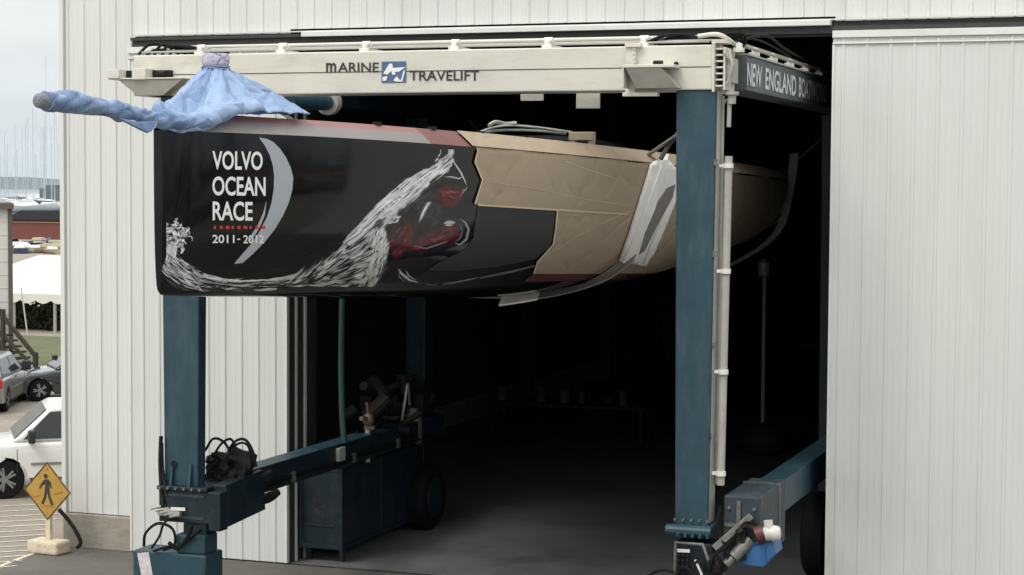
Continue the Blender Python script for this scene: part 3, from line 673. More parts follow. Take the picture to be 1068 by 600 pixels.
art('wave_graphic', [(166, 226), (190, 228), (205, 245), (205, 262), (216, 276), (250, 284), (290, 278), (330, 262), (362, 238), (392, 206), (408, 190), (407, 215), (404, 250), (404, 280), (396, 302), (340, 303), (210, 304), (167, 302)])
art('cat_graphic', [(408, 190), (440, 168), (456, 156), (476, 156), (488, 176), (489.5, 196), (493, 214), (491, 232), (492, 252), (484, 262), (460, 272), (445, 279), (440, 283), (500, 282), (500, 296), (440, 301), (405, 300), (404, 280), (404, 250), (407, 215)])
b = MB(); stroke(b, C7([(505, 504), (540, 497), (575, 490), (610, 483), (686, 464)]), [.9, 1.1, 1.3, 1.3, .7], .0072); b.build('trailing_streak', M['greyw'], yacht)

# deck house and fittings
b = MB(); hs = []
def dk(s): return crom(ZR, s) + .02
cab = [(9.2, .25, .05), (9.9, .75, .18), (11.0, 1.05, .30), (12.5, 1.15, .34), (13.6, 1.1, .34)]
vs = []
for s, w, h in cab:
    for x, z in ((-w, 0), (-w * .86, h * .8), (-w * .5, h), (w * .5, h), (w * .86, h * .8), (w, 0)): vs.append((X0 + x, YB + s, dk(s) + z - .02))
b.add(vs, [(i * 6 + k, i * 6 + k + 1, (i + 1) * 6 + k + 1, (i + 1) * 6 + k) for i in range(len(cab) - 1) for k in range(5)] + [tuple(range(5, -1, -1)), tuple(24 + k for k in range(6))])
b.build('coachroof', M['cabin'], yacht, smooth=35)
b = MB(); P0 = [atD(495, 140, 27.6), atD(512, 134, 27.8), atD(530, 131, 28), atD(560, 133, 28.4), atD(596, 138, 28.9)]
b.tube(spline(P0, 5), .018, 6); b.tube(spline([atD(500, 139, 27.7), atD(525, 136, 28), atD(560, 136.5, 28.4), atD(590, 139.5, 28.9)], 5), .02, 6)
b.tube(spline([atD(510, 131, 27.8), atD(517, 127.5, 27.9), atD(528, 129.5, 28), atD(538, 128.5, 28.1)], 5), .03, 6)
b.build('deck_line', M['galv'], yacht, smooth=60)
b = MB(); q0 = at(597, 138, 1, 26.2); q1 = at(621, 155, 1, 26.2)
b.box(q0.x, q0.x + .08, 26.1, 26.2, q1.z - .04, q0.z - .1); b.box(q1.x - .08, q1.x, 26.1, 26.2, q1.z - .04, q0.z - .1); b.box(q0.x - .02, q1.x + .0, 26.08, 26.22, q0.z - .12, q0.z)
b.build('pedestal', M['tanv'], yacht, bevel=.01)
for s in (3.2, 4.2, 5.2, 6.2, 7.2):
    b = MB(); P = section(s); b.box(X0 + P[1][0] - .06, X0 + P[1][0] + .02, YB + s - .05, YB + s + .05, P[1][1], P[1][1] + .035)
    b.build('deck_cleat', M['dark'], yacht)
# bowsprit pole under the wrap, keel fin and bulb, rudders hang below in the dark
b = MB(); tip = at(46, 105.5, 0, X0); b.tube([(X0, YB + .6, at(165, 125, 0, X0).z), at(165, 124, 0, X0), tip], .05, 12); b.build('bowsprit', M['deck'], yacht, smooth=50)

# ------------------------------------------------------------------ blue tarpaulin over the bow
pk = at(225, 56, 0, X0)
tarp = thing('tarpaulin', 'blue plastic sheet tied into a peak over the yacht bow and bowsprit', 'tarpaulin', (X0, YB, 7.0))
b = MB(); rt = random.Random(5)
base = []
base = []
for px_, o, d in ((172, .03, .22), (184, .045, .23), (198, .045, .22), (212, .04, .20), (226, .035, .14), (240, .02, .06), (256, .0, -.005), (278, -.04, -.02), (304, -.08, -.025), (334, -.10, -.03)):
    s = s_at(px_); P = section(s); base.append(Vector((X0 + P[4][0] + o, YB + s, P[1][1] + .03 - d)))
base.insert(0, None)
base[0] = at(156, 123, 0, X0)
far = [Vector((2 * X0 - p.x, p.y, p.z)) for p in base]
ring = base + [Vector((X0 + .25, base[-1].y - .1, 7.18)), Vector((X0 - .25, base[-1].y - .1, 7.18))] + far[::-1]
# resample ring
def resample(P, n):
    Q = P + [P[0]]; d = [0]
    for i in range(len(Q) - 1): d.append(d[-1] + (Q[i + 1] - Q[i]).length)
    out = []
    for k in range(n):
        t = d[-1] * k / n; i = max(j for j in range(len(d) - 1) if d[j] <= t); out.append(Q[i].lerp(Q[i + 1], (t - d[i]) / max(1e-9, d[i + 1] - d[i])))
    return out
NR = 120; rg = resample(ring, NR); NL = 18; vs = []
pz = pk.copy()
for l in range(NL + 1):
    t = l / NL
    for k in range(NR):
        p = rg[k]
        a = math.atan2(p.y - pz.y, p.x - pz.x)
        top = pz + Vector((math.cos(a) * .13, math.sin(a) * .13, -.16))
        q = top.lerp(p, t)
        # sag and hang over the rail
        rail = crom(ZR, max(0, min(LOA, q.y - YB))) + .03
        sag = -.02 * math.sin(PI * t)
        ph = k * 2 * PI / NR
        fold = (abs(math.sin(ph * 5.5 + .9 * math.sin(ph * 3 + 1))) - .5) * .10 * math.sin(PI * min(1, t * .9 + .05)) + math.sin(ph * 19 + 4 * t) * .016 * t
        d = Vector((math.cos(a), math.sin(a), .5)).normalized()
        q = q + d * fold + Vector((0, 0, sag))
        if t > .72:
            u = (t - .72) / .28; front = max(0, min(1, (YB + 1.4 - p.y) / 1.0))
            q += (Vector((math.cos(a), math.sin(a), 0)) * (.06 * math.sin(PI * u)) + Vector((0, 0, .10 * math.sin(PI * u)))) * front
        q += Vector((rt.uniform(-1, 1), rt.uniform(-1, 1), rt.uniform(-1, 1))) * .008
        vs.append(q)
b.add(vs, [(l * NR + k, (l + 1) * NR + k, (l + 1) * NR + (k + 1) % NR, l * NR + (k + 1) % NR) for l in range(NL) for k in range(NR)])
b.build('cover', M['tarp'], tarp, smooth=80, solid=.004)
b = MB(); b.lathe(pz + Vector((0, 0, -.17)), (0, 0, 1), [(0, .15), (.03, .128), (.06, .142), (.12, .15), (.17, .135)], 18); b.build('peak_tie', M['tape_pink'], tarp, smooth=40)
b = MB()
for zz in (-.165, -.14): b.tube([pz + Vector((math.cos(q_) * .146, math.sin(q_) * .146, zz + .008 * math.sin(3 * q_))) for q_ in np.linspace(0, 2 * PI, 25)], .009, 6)
b.build('cord', M['tarp2'], tarp, smooth=60)
# the wrap twisted around the bowsprit
def wrp(x, y, o): h = onhull(x, y, o); return h
path = spline([tip, at(75, 107, 0, X0), at(110, 113, 0, X0), at(138, 118.5, 0, X0), at(162, 124, 0, X0 + .03), wrp(186, 129, .03), wrp(212, 130, .03), wrp(236, 124, .0)], 9)
b = MB(); n = len(path) - 1; NS = 30; vs = []
for i in range(n + 1):
    t = i / n; c = path[i]
    r_ = .078 + .011 * math.sin(t * 23) + .008 * math.sin(t * 51 + 2) + .035 * max(0, 1 - abs(t - .17) / .08) - .06 * max(0, (t - .8) / .2)
    if t < .05: r_ = .088
    dr = (path[min(n, i + 1)] - path[max(0, i - 1)]).normalized(); u_ = Vector((0, 0, 1)); w_ = dr.cross(u_).normalized(); u_ = w_.cross(dr)
    for k in range(NS):
        a = 2 * PI * k / NS + t * 9
        rr = r_ * (1 + .24 * (abs(math.sin(1.5 * a + t * 20)) - .6) + .12 * (abs(math.sin(2.5 * a - 34 * t)) - .5)) + rt.uniform(-.004, .004)
        vs.append(c + w_ * (math.cos(a) * rr) + u_ * (math.sin(a) * rr))
b.add(vs, [(i * NS + k, i * NS + (k + 1) % NS, (i + 1) * NS + (k + 1) % NS, (i + 1) * NS + k) for i in range(n) for k in range(NS)] + [tuple(range(NS)), tuple(n * NS + k for k in range(NS))])
b.build('bowsprit_wrap', M['tarp2'], tarp, smooth=80)
b = MB(); b.lathe(tip + Vector((0, -.10, 0)), (0, 1, 0), [(0, .04), (.02, .068), (.10, .078), (.2, .08)], 18); b.build('wrapped_tip', mat('grey_tape', (.16, .17, .20), .5, var=.4, scale=14, bump=.4), tarp, smooth=50)
b = MB()                                      # loose flap under the wrap, just ahead of the stem
fl = [at(122, 124, 0, X0 + .1), at(140, 128, 0, X0 + .12), at(162, 127, 0, X0 + .12), at(160, 134, 0, X0 + .14), at(153, 139, 0, X0 + .14), at(146, 136, 0, X0 + .14), at(136, 131, 0, X0 + .13)]
b.add(fl, [tuple(range(len(fl)))]); b.build('loose_flap', M['tarp2'], tarp, solid=.03)

# ------------------------------------------------------------------ boat hoist
YL = 24.5; YRr = 33.3
hoist = thing('boat_hoist', 'blue and cream wheeled gantry boat hoist carrying the black yacht', 'boat hoist', (-9.8, 24.5, 0))
LXo, LXi, RXi, RXo = -14.10, -13.455, -6.42, -5.88
ZB0, ZB1 = 7.68, 8.265
b = MB(); b.box(-14.52, -5.93, YL, YL + .62, ZB0, ZB1); fb = b.build('front_beam', M['cream'], hoist, bevel=.018)
b = MB(); b.box(-14.5, -5.945, YL - .006, YL + .1, 7.975, 7.985); b.build('weld_seam', M['track'], fb, org=sub(fb))
b = MB(); b.box(-5.93, -5.90, YL - .02, YL + .64, ZB0 - .03, ZB1 + .02)
for z in (7.72, 7.80, 7.88, 7.96, 8.04, 8.12, 8.2): b.box(-5.90, -5.80, YL + .02, YL + .6, z, z + .022)
b.box(-5.80, -5.77, YL + .05, YL + .6, ZB0, ZB1 - .03); b.build('end_plate', M['cream'], hoist, bevel=.004)
b = MB(); b.box(-5.765, -5.70, YL + .1, YL + .5, 7.78, 8.1); b.tube(spline([(-5.74, YL + .1, 8.2), (-5.68, YL + .05, 8.0), (-5.72, YL + .08, 7.8), (-5.7, YL + .1, 7.62)]), .02); b.tube(spline([(-5.78, YL + .02, 8.15), (-5.66, YL + .12, 7.95), (-5.76, YL + .05, 7.75)]), .014)
b.lathe((-5.70, YL + .15, 7.50), (0, 0, 1), [(0, .05), (.1, .055), (.12, .09), (.16, .09)], 12); b.build('junction_fitting', M['gpipe'], hoist, smooth=40)
# maker's lettering on the front beam
def text_on_plane(b, txt, P, x0, x1, y0, y1, bold=.01, smallcaps=False):
    v, f = text_polys(txt, bold)
    b.add([P(x0 + u * (x1 - x0), y1 - w * (y1 - y0)) for u, w in v], f)
PF = lambda x, y: at(x, y, 1, YL - .010)
b = MB(); text_on_plane(b, 'm', PF, 340, 350.5, 65.6, 75.6, .02); text_on_plane(b, 'ARINE', PF, 352.3, 395, 65.2, 75.4, .012); b.build('maker_lettering', M['blkletter'], fb, org=sub(fb)); b = MB(); text_on_plane(b, 'TRAVELIFT', PF, 427, 499.5, 73.6, 84.2, .012); b.build('maker_lettering', M['blkletter'], fb, org=sub(fb))
b = MB(); b.add([PF(*p) for p in ((398, 64.4), (423.5, 64), (423.5, 86), (398, 86.4))], [(0, 1, 2, 3)]); b.build('emblem_panel', M['logoblue'], fb, org=sub(fb))
PG = lambda x, y: at(x, y, 1, YL - .016)
b = MB()
for poly in ([(399.5, 77), (406, 66.5), (409, 66.5), (410, 71), (423, 70), (416, 75), (412, 75), (412.5, 78), (409, 78), (408, 74), (404, 78)],
             [(410, 84), (414, 79.5), (416, 82.5), (418, 84), (421, 73.5), (422.5, 74), (419.5, 85.2), (413, 85.2)], [(399, 80.5), (404, 79.5), (403, 84), (399, 84.5)]):
    b.add([PG(*p) for p in poly], [tuple(range(len(poly)))])
b.build('emblem_mark', M['wletter'], fb, org=sub(fb))
# front beam sheave brackets
def bracket(xc, wide, zoff=0):
    b = MB(); b.box(xc - .16, xc - .02, YL - .06, YL, ZB0 - .05, ZB1 + .03); b.box(xc - .16, xc + .06, YL - .10, YL, ZB1 - .02, ZB1 + .03); b.box(xc - .18, xc + .3, YL - .12, YL, ZB0 - .08, ZB0 - .03)
    for z in np.linspace(ZB0 + .3, ZB1 - .04, 5): b.cyl((xc - .04, YL - .085, z), (xc - .04, YL - .05, z), .016, n=8)
    b.box(xc - .12, xc + wide - .05, YL - .34, YL, 7.96, 8.0); b.box(xc - .12, xc - .10, YL - .34, YL, 7.70, 7.98); br = b.build('sheave_bracket', M['cream'], hoist, bevel=.006)
    b = MB(); b.hexa([(xc + .03, YL - .2, 7.70), (xc + wide - .02, YL - .2, 7.70), (xc + wide - .02, YL - .01, 7.70), (xc + .03, YL - .01, 7.70)], [(xc - .08, YL - .33, 7.955), (xc + wide - .22, YL - .33, 7.955), (xc + wide - .22, YL - .01, 7.955), (xc - .08, YL - .01, 7.955)])
    b.build('guard_plate', M['gpipe'], br, org=sub(br))
    b = MB(); b.cyl((xc + wide * .45, YL - .25, 8.02), (xc + wide * .45 + .12, YL - .25, 8.02), .035, n=10); b.build('roller', M['dark'], br, org=sub(br), smooth=40); b = MB(); b.cyl((xc + wide * .85, YL - .06, 8.02), (xc + wide * .85, YL - .03, 8.02), .03, n=10); b.build('roller', M['dark'], br, org=sub(br), smooth=40)
bracket(-6.93, .62)
# left end overhang tray
b = MB(); p0 = at(112, 70, 1, YL - .3); p1 = at(140, 72, 1, YL - .3)
b.box(p0.x, p0.x + .20, YL - .32, YL + .3, 7.92, 8.05); b.box(p0.x + .40, p0.x + .62, YL - .30, YL - .02, 7.90, 8.06); b.box(p0.x, p0.x + 1.2, YL - .28, YL + .5, 7.905, 7.925)
br = b.build('sheave_bracket', M['cream'], hoist, bevel=.006)
b = MB(); b.hexa([(p0.x + .42, YL - .2, 7.68), (p0.x + .85, YL - .2, 7.68), (p0.x + .85, YL + .5, 7.68), (p0.x + .42, YL + .5, 7.68)], [(p0.x + .16, YL - .26, 7.90), (p0.x + 1.2, YL - .26, 7.90), (p0.x + 1.2, YL + .5, 7.90), (p0.x + .16, YL + .5, 7.90)]); b.build('guard_plate', M['gpipe'], br, org=sub(br))
b = MB(); b.cyl((p0.x + .74, YL - .16, 7.99), (p0.x + .86, YL - .16, 7.99), .04, n=10); b.build('roller', M['dark'], br, org=sub(br)); b = MB(); b.box(p0.x + .2, p0.x + .40, YL - .12, YL + .3, 7.93, 8.04); b.build('tray_block', M['dark'], br, org=sub(br)); b = MB(); b.box(p0.x + .62, p0.x + .9, YL - .1, YL + .0, 7.93, 8.04); b.build('tray_block', M['dark'], br, org=sub(br))
# hydraulic lines along the top
zt = ZB1
for i, (yy, zz, r_) in enumerate(((YL + .12, .05, .014), (YL + .24, .075, .014), (YL + .40, .135, .024), (YL + .54, .10, .016))):
    b = MB(); b.tube([(-14.45, yy, zt + zz), (-6.0, yy, zt + zz)], r_, 8); b.build('hydraulic_line', M['gpipe'] if i != 2 else M['cream'], hoist, smooth=50)
for px in (210, 295, 382, 475, 572, 672):
    p = at(px, 45, 1, YL + .15); b = MB(); b.box(p.x - .07, p.x + .07, YL + .06, YL + .6, zt, zt + .045); b.box(p.x - .035, p.x + .035, YL + .08, YL + .3, zt + .045, zt + .11); b.cyl((p.x - .06, YL + .16, zt + .115), (p.x + .06, YL + .16, zt + .115), .036, n=10); b.build('pipe_clamp', M['clamp'], hoist, bevel=.006)
b = MB(); rh = random.Random(2)
for k in range(7):
    a = at(150 + k * 6, 52, 1, YL + .25); b.tube(spline([(a.x, YL + .1 + .06 * k, zt + .02), (a.x + .15, YL + .2, zt + .08 + rh.random() * .10), (a.x + .45, YL + .3, zt + .05 + rh.random() * .08), (a.x + .8, YL + .3, zt + .04)], 5), .022, 6)
b.build('hydraulic_hose', M['rub'], hoist, smooth=60)
b = MB()
for k in range(6):
    a = at(676 + k * 3, 46, 1, YL + .3); b.tube(spline([(a.x, YL + .15 + .07 * k, zt + .04), (a.x + .25, YL + .2 + .05 * k, zt + .10 + rh.random() * .06), (a.x + .6, YL + .35, zt + .08 + rh.random() * .06), (-5.9 + .05 * k, YL + .5, zt + .02 + .03 * k), (-5.72, YL + .9, zt - .03)], 5), .02, 6)
b.build('hydraulic_hose', M['rub'], hoist, smooth=60)
b = MB(); b.tube(spline([(-6.15, YL + .1, zt + .12), (-5.9, YL + .12, zt + .14), (-5.78, YL + .25, zt + .08), (-5.75, YL + .6, zt + .02)], 5), .03, 8); b.box(-5.95, -5.75, YL + .02, YL + .3, zt + .02, zt + .07); b.build('hydraulic_line', M['cream'], hoist, smooth=50)
# posts (wider at the top)
def post(xa, xb, y, d, ztop, zbot, tpr=.05, m=None):
    b = MB(); b.hexa([(xa + tpr, y, zbot), (xb - tpr, y, zbot), (xb - tpr, y + d, zbot), (xa + tpr, y + d, zbot)], [(xa, y, ztop), (xb, y, ztop), (xb, y + d, ztop), (xa, y + d, ztop)])
    return b.build('post', m or M['blue'], hoist, bevel=.02)
post(LXo, LXi, YL + .03, .24, ZB0, 1.95, .05)
rp = post(RXi, RXo, YL + .03, .34, ZB0, 1.93, .045)
b = MB(); b.hexa([(RXo - .04, YL + .06, 1.98), (RXo - .036, YL + .06, 1.98), (RXo - .036, YL + .345, 1.98), (RXo - .04, YL + .345, 1.98)], [(RXo + .006, YL + .06, ZB0), (RXo + .010, YL + .06, ZB0), (RXo + .010, YL + .345, ZB0), (RXo + .006, YL + .345, ZB0)]); b.build('post_side_plate', M['gpipe'], rp, org=sub(rp))
post(-13.93, -13.5, YRr, .45, ZB0, 1.0, .03, M['shadeblue']); post(-6.2, -5.62, YRr + .5, .5, 7.7, 1.0, .03, M['shadeblue'])
# conduit beside the right post
b = MB(); b.tube([(-5.735, YL + .18, 7.62), (-5.745, YL + .18, 7.2)], .03, 8); b.tube([at(760, 163, 1, YL + .15), at(751.5, 506, 1, YL + .15)], .052, 12); b.tube([at(753.5, 100, 1, YL + .3), at(746.5, 505, 1, YL + .3)], .03, 8); cp = b.build('conduit', M['gpipe'], hoist, smooth=50)
for y in (173, 283, 388, 494):
    p = at(760 - (y - 163) * .0245, y, 1, YL + .13); b = MB(); b.lathe(p + Vector((0, 0, -.03)), (0, 0, 1), [(0, .066), (.06, .066)], 14); b.box(p.x - .12, p.x, p.y - .02, p.y + .06, p.z - .02, p.z + .02); b.build('conduit_clip', M['clamp'], cp, org=sub(cp), smooth=40)
# upper side beams
b = MB(); b.box(-6.10, -5.62, YL + .66, YRr + 1.5, 7.70, 8.16); sbm = b.build('side_beam', M['sidegrey'], hoist, bevel=.015)
b = MB(); b.box(-6.10, -5.60, YL + .66, YRr + 1.5, 8.165, 8.19); b.build('beam_top_plate', M['gpipe'], sbm, org=sub(sbm))
SX = -5.612
PS = lambda u, v: Vector((SX, 25.15 + u * 5.9, 7.77 + v * .30))
for tx, ua, ub in (('NEW', 0, .155), ('ENGLAND', .195, .565), ('BOATWORKS', .60, 1.0)):
    b = MB(); v, f = text_polys(tx, .022); b.add([PS(ua + u * (ub - ua), w) for u, w in v], f); b.build('beam_lettering', M['softletter'], sbm, org=sub(sbm))
for yy in (24.95, 25.9, 27.1, 28.3, 29.5, 30.7):
    b = MB(); b.box(-5.75, -5.62, yy - .06, yy + .06, 8.19, 8.25); b.cyl((-5.68, yy - .05, 8.28), (-5.68, yy + .05, 8.28), .04, n=8); b.build('pipe_clamp', M['clamp'], hoist, bevel=.005)
for xx, zz in ((-5.65, 8.28), (-5.78, 8.34)):
    b = MB(); b.tube([(xx, YL + .7, zz), (xx, YRr + 1.5, zz)], .022, 8); b.build('hydraulic_line', M['gpipe'], hoist, smooth=50)
b = MB(); b.tube(spline([(-5.75, YL + .7, 8.36), (-5.6, 26.2, 8.50), (-5.62, 27.6, 8.42), (-5.65, 29, 8.38), (-5.7, 31, 8.36)], 6), .02, 6); b.tube(spline([(-5.8, YL + .6, 8.4), (-5.75, 26.5, 8.46), (-5.7, 28.5, 8.36)], 6), .016, 6); b.build('hydraulic_hose', M['rub'], hoist, smooth=60)
b = MB(); b.box(-13.95, -13.45, YL + .66, YRr + 1.5, 7.70, 8.16); b.build('side_beam', M['shadeblue'], hoist, bevel=.015)
# winch drum on the left side beam
b = MB(); b.cyl(at(300, 105, 0, -13.1), at(340, 107, 0, -13.1), .13, n=18); wd = b.build('winch_drum', M['blue'], hoist, smooth=40)
c1 = at(341, 107, 0, -13.1); c2 = at(345, 107, 0, -13.1); b = MB(); b.cyl(c1, c2, .20, n=24); b.build('drum_flange', M['galv'], wd, org=sub(wd), smooth=40)
# lower side beams
lb0 = at(264, 492.4, 0, -13.2)
b = MB(); b.box(-13.52, -13.2, YL + .75, 33.5, 1.72, 2.115); lb = b.build('lower_beam', M['shadeblue'], hoist, bevel=.015)
b = MB(); b.box(-13.53, -13.19, YL + .9, 30.1, 2.117, 2.135); b.build('beam_top_plate', M['blue'], lb, org=sub(lb))
b = MB(); b.box(-14.10, -13.12, YL - .05, YL + .75, 1.50, 1.97); b.box(-14.12, -13.30, YL - .08, YL + .6, 1.965, 2.03); b.hexa([(-13.30, YL + .1, 1.45), (-13.05, YL + .1, 1.45), (-13.05, YL + 1.3, 1.52), (-13.30, YL + 1.3, 1.52)], [(-13.30, YL + .1, 2.06), (-13.08, YL + .1, 2.06), (-13.08, YL + 1.3, 2.12), (-13.30, YL + 1.3, 2.12)]); b.build('corner_knuckle', M['shadeblue'], hoist, bevel=.015)
b = MB(); b.box(-13.25, -13.06, YL - .12, YL + .12, 1.42, 1.98); b.build('clamp_block', M['shadeblue'], hoist, bevel=.015)
b = MB(); b.tube(spline([at(243, 528, 1, YL + .9), at(262, 524, 1, YL + 1.1), at(280, 520, 1, YL + 1.6), at(289, 513, 1, YL + 1.8)], 5), .07, 8); b.build('hydraulic_hose', M['dark'], hoist, smooth=60)
# front left wheel leg and housing
b = MB(); b.box(-13.72, -13.34, YL - .02, YL + .3, .95, 1.5); b.build('wheel_leg', M['shadeblue'], hoist, bevel=.02)
b = MB(); b.box(-14.50, -13.30, YL - .12, YL + .42, .55, 1.06); b.box(-13.80, -13.32, YL - .10, YL + .3, 1.06, 1.34); wh = b.build('wheel_housing', M['blue'], hoist, bevel=.03)
b = MB(); q = [at(143, 577, 1, YL - .126), at(155, 576, 1, YL - .126), at(160, 604, 1, YL - .126), at(148, 604, 1, YL - .126)]; b.add(q, [(0, 1, 2, 3)]); b.build('warning_sticker', M['sticker'], wh, org=sub(wh))
b = MB()
for pts, r_ in (([(150, 570), (152, 556), (165, 546), (180, 552), (182, 568), (170, 574)], .022), ([(158, 572), (166, 560), (172, 545), (186, 540), (196, 548)], .018), ([(176, 566), (185, 572), (196, 560), (200, 548)], .03), ([(160, 575), (176, 570), (190, 568), (210, 552)], .02)):
    b.tube(spline([at(x, y, 1, YL - .16) for x, y in pts], 5), r_, 6)
b.build('hydraulic_hose', M['rub'], hoist, smooth=60)
b = MB(); b.box(-14.08, -13.72, YL - .13, YL - .05, 1.60, 1.70)
for k in range(5): b.cyl(at(157 + k * 5, 531 + k * 2, 1, YL - .2), at(172 + k * 4, 527 + k * 3, 1, YL - .06), .02, n=8)
b.build('valve_block', M['galv'], hoist, bevel=.004)
b = MB(); b.add([at(178, 529, 1, YL - .14), at(193, 529.5, 1, YL - .14), at(193, 533, 1, YL - .14), at(178, 532.5, 1, YL - .14)], [(0, 1, 2, 3)]); b.build('name_plate', M['clamp'], hoist)
b = MB(); b.cyl(at(181, 484, 1, YL - .02), at(181, 484, 1, YL + .05), .045, n=12); b.build('bolt_head', M['dark'], hoist)
for k in range(6):
    for (x_, y_, z_) in ((-14.05 + k * .13, YL - .10, 2.0),):
        b = MB(); b.cyl((x_, y_ - .02, z_), (x_, y_ + .03, z_), .022, n=6); b.build('flange_bolt', M['steel'], hoist)
b = MB(); b.box(-14.0, -13.35, YL - .062, YL - .05, 1.56, 1.60); b.box(-14.0, -13.35, YL - .062, YL - .05, 1.88, 1.92); b.build('weld_plate', M['endbox'], hoist)
b = MB(); b.hexa([(-13.62, YL - .07, 1.97), (-13.59, YL - .07, 1.97), (-13.59, YL + .0, 1.97), (-13.62, YL + .0, 1.97)], [(-13.62, YL - .0, 2.35), (-13.59, YL - .0, 2.35), (-13.59, YL + .02, 2.35), (-13.62, YL + .02, 2.35)]); b.build('gusset', M['blue'], hoist)
b = MB(); b.hexa([(-13.92, YL - .07, 1.97), (-13.89, YL - .07, 1.97), (-13.89, YL + .0, 1.97), (-13.92, YL + .0, 1.97)], [(-13.92, YL - .0, 2.35), (-13.89, YL - .0, 2.35), (-13.89, YL + .02, 2.35), (-13.92, YL + .02, 2.35)]); b.build('gusset', M['blue'], hoist)
rc = random.Random(17)
for (xs, ys) in (([215, 232, 250, 272], [524, 528, 525, 519]), ([222, 240, 262, 286], [521, 527, 522, 513]), ([208, 226, 246, 268, 283], [506, 500, 503, 498, 492])):
    b = MB(); b.tube(spline([at(x, y, 1, YL + .45 + .012 * (x - 210)) for x, y in zip(xs, ys)], 6), .03, 6); b.build('hydraulic_hose', M['dark'], hoist, smooth=60)
for (x0, x1, zz) in ((YL + 1.4, 33, 1.80), (YL + 1.5, 32, 1.86)):
    b = MB(); b.tube(spline([(-13.18, x0 + (x1 - x0) * i / 8, zz + rc.uniform(-.03, .03)) for i in range(9)], 4), .016, 6); b.build('hydraulic_line', M['rub'], hoist, smooth=60)
for yy in (27.0, 29.3, 31.2):
    b = MB(); b.box(-13.195, -13.15, yy - .05, yy + .05, 1.76, 1.92); b.build('line_bracket', M['steel'], hoist)
b = MB(); b.box(-13.19, -13.12, 28.6, 28.85, 1.86, 2.08); b.build('switch_box', M['gpipe'], hoist, bevel=.008)
for k in range(5):
    b = MB(); b.cyl((-6.36 + k * .11, YL - .04, 2.02), (-6.36 + k * .11, YL + .03, 2.02), .018, n=6); b.build('flange_bolt', M['steel'], hoist)
b = MB(); b.tube(spline([at(752, 528, 1, YL - .05), at(748, 545, 1, YL - .1), at(752, 562, 1, YL - .14), at(760, 575, 1, YL - .18), at(756, 596, 1, YL - .2)], 6), .022, 6); b.build('hydraulic_hose', M['rub'], hoist, smooth=60)
b = MB(); b.tube(spline([at(790, 548, 1, YL - .02), at(778, 545, 1, YL - .08), at(768, 556, 1, YL - .16), at(758, 570, 1, YL - .2), at(745, 580, 1, YL - .22), at(738, 600, 1, YL - .2)], 6), .018, 6); b.build('hydraulic_hose', M['rub'], hoist, smooth=60)
b = MB(); b.tube(spline([at(706, 602, 1, YL - .2), at(712, 592, 1, YL - .25), at(720, 596, 1, YL - .26), at(728, 603, 1, YL - .25)], 6), .03, 6); b.build('hydraulic_hose', M['rub'], hoist, smooth=60)
b = MB(); b.box(-5.72, -5.30, YL + .085, YL + .10, 1.95, 2.0); b.box(-5.55, -5.50, YL + .06, YL + .10, 1.5, 2.3); b.build('weld_plate', M['steel'], hoist)
for k in range(4):
    b = MB(); b.cyl((-5.66 + .34 * (k % 2), YL + .07, 1.62 + .58 * (k // 2)), (-5.66 + .34 * (k % 2), YL + .11, 1.62 + .58 * (k // 2)), .025, n=6); b.build('box_bolt', M['steel'], hoist)
for zz in (3.1, 4.3, 5.5, 6.7):
    b = MB(); b.box(RXo - .02, RXo + .02, YL + .02, YL + .05, zz, zz + .08); b.build('cable_tab', M['steel'], hoist)
# hydraulic motor cluster behind the left post
b = MB(); rm = random.Random(9)
c0 = at(240, 488, 1, YL + .8)
b.lathe(c0 + Vector((-.36, 0, .06)), (1, .25, -.3), [(0, .12), (.05, .2), (.22, .22), (.26, .16), (.5, .2), (.62, .14)], 18)
b.lathe(c0 + Vector((-.12, .1, .18)), (1, .3, -.5), [(0, .1), (.04, .17), (.2, .17), (.3, .2), (.42, .2), (.45, .1)], 16)
b.box(c0.x - .35, c0.x + .3, c0.y - .15, c0.y + .3, c0.z - .34, c0.z - .1)
for k in range(34): b.cyl(c0 + Vector((rm.uniform(-.3, .25), -.2, rm.uniform(-.25, .25))), c0 + Vector((rm.uniform(-.3, .25), .15, rm.uniform(-.2, .2))), rm.uniform(.03, .07), n=8)
b.build('hydraulic_motor', M['dark'], hoist, smooth=35)
b = MB()
for pts, r_ in (([(238, 470), (246, 460), (256, 459), (264, 472), (267, 487)], .022), ([(242, 466), (252, 462), (259, 466), (262, 480), (261, 490)], .018), ([(214, 470), (222, 458), (232, 460), (240, 470)], .02), ([(225, 500), (222, 480), (230, 464), (240, 458), (246, 466)], .02)):
    b.tube(spline([at(x, y, 1, YL + .72) for x, y in pts], 6), r_, 6)
b.build('hydraulic_hose', M['rub'], hoist, smooth=60)
b = MB(); b.tube(spline([at(168, 455, 1, YL - .03), at(167, 480, 1, YL - .03), at(168, 505, 1, YL - .05), at(170, 530, 1, YL - .1)], 5), .03, 6); b.tube(spline([at(169, 462, 1, YL - .02), at(170, 490, 1, YL - .02), at(173, 515, 1, YL - .08)], 5), .022, 6); b.build('hydraulic_hose', M['dark'], hoist, smooth=60)
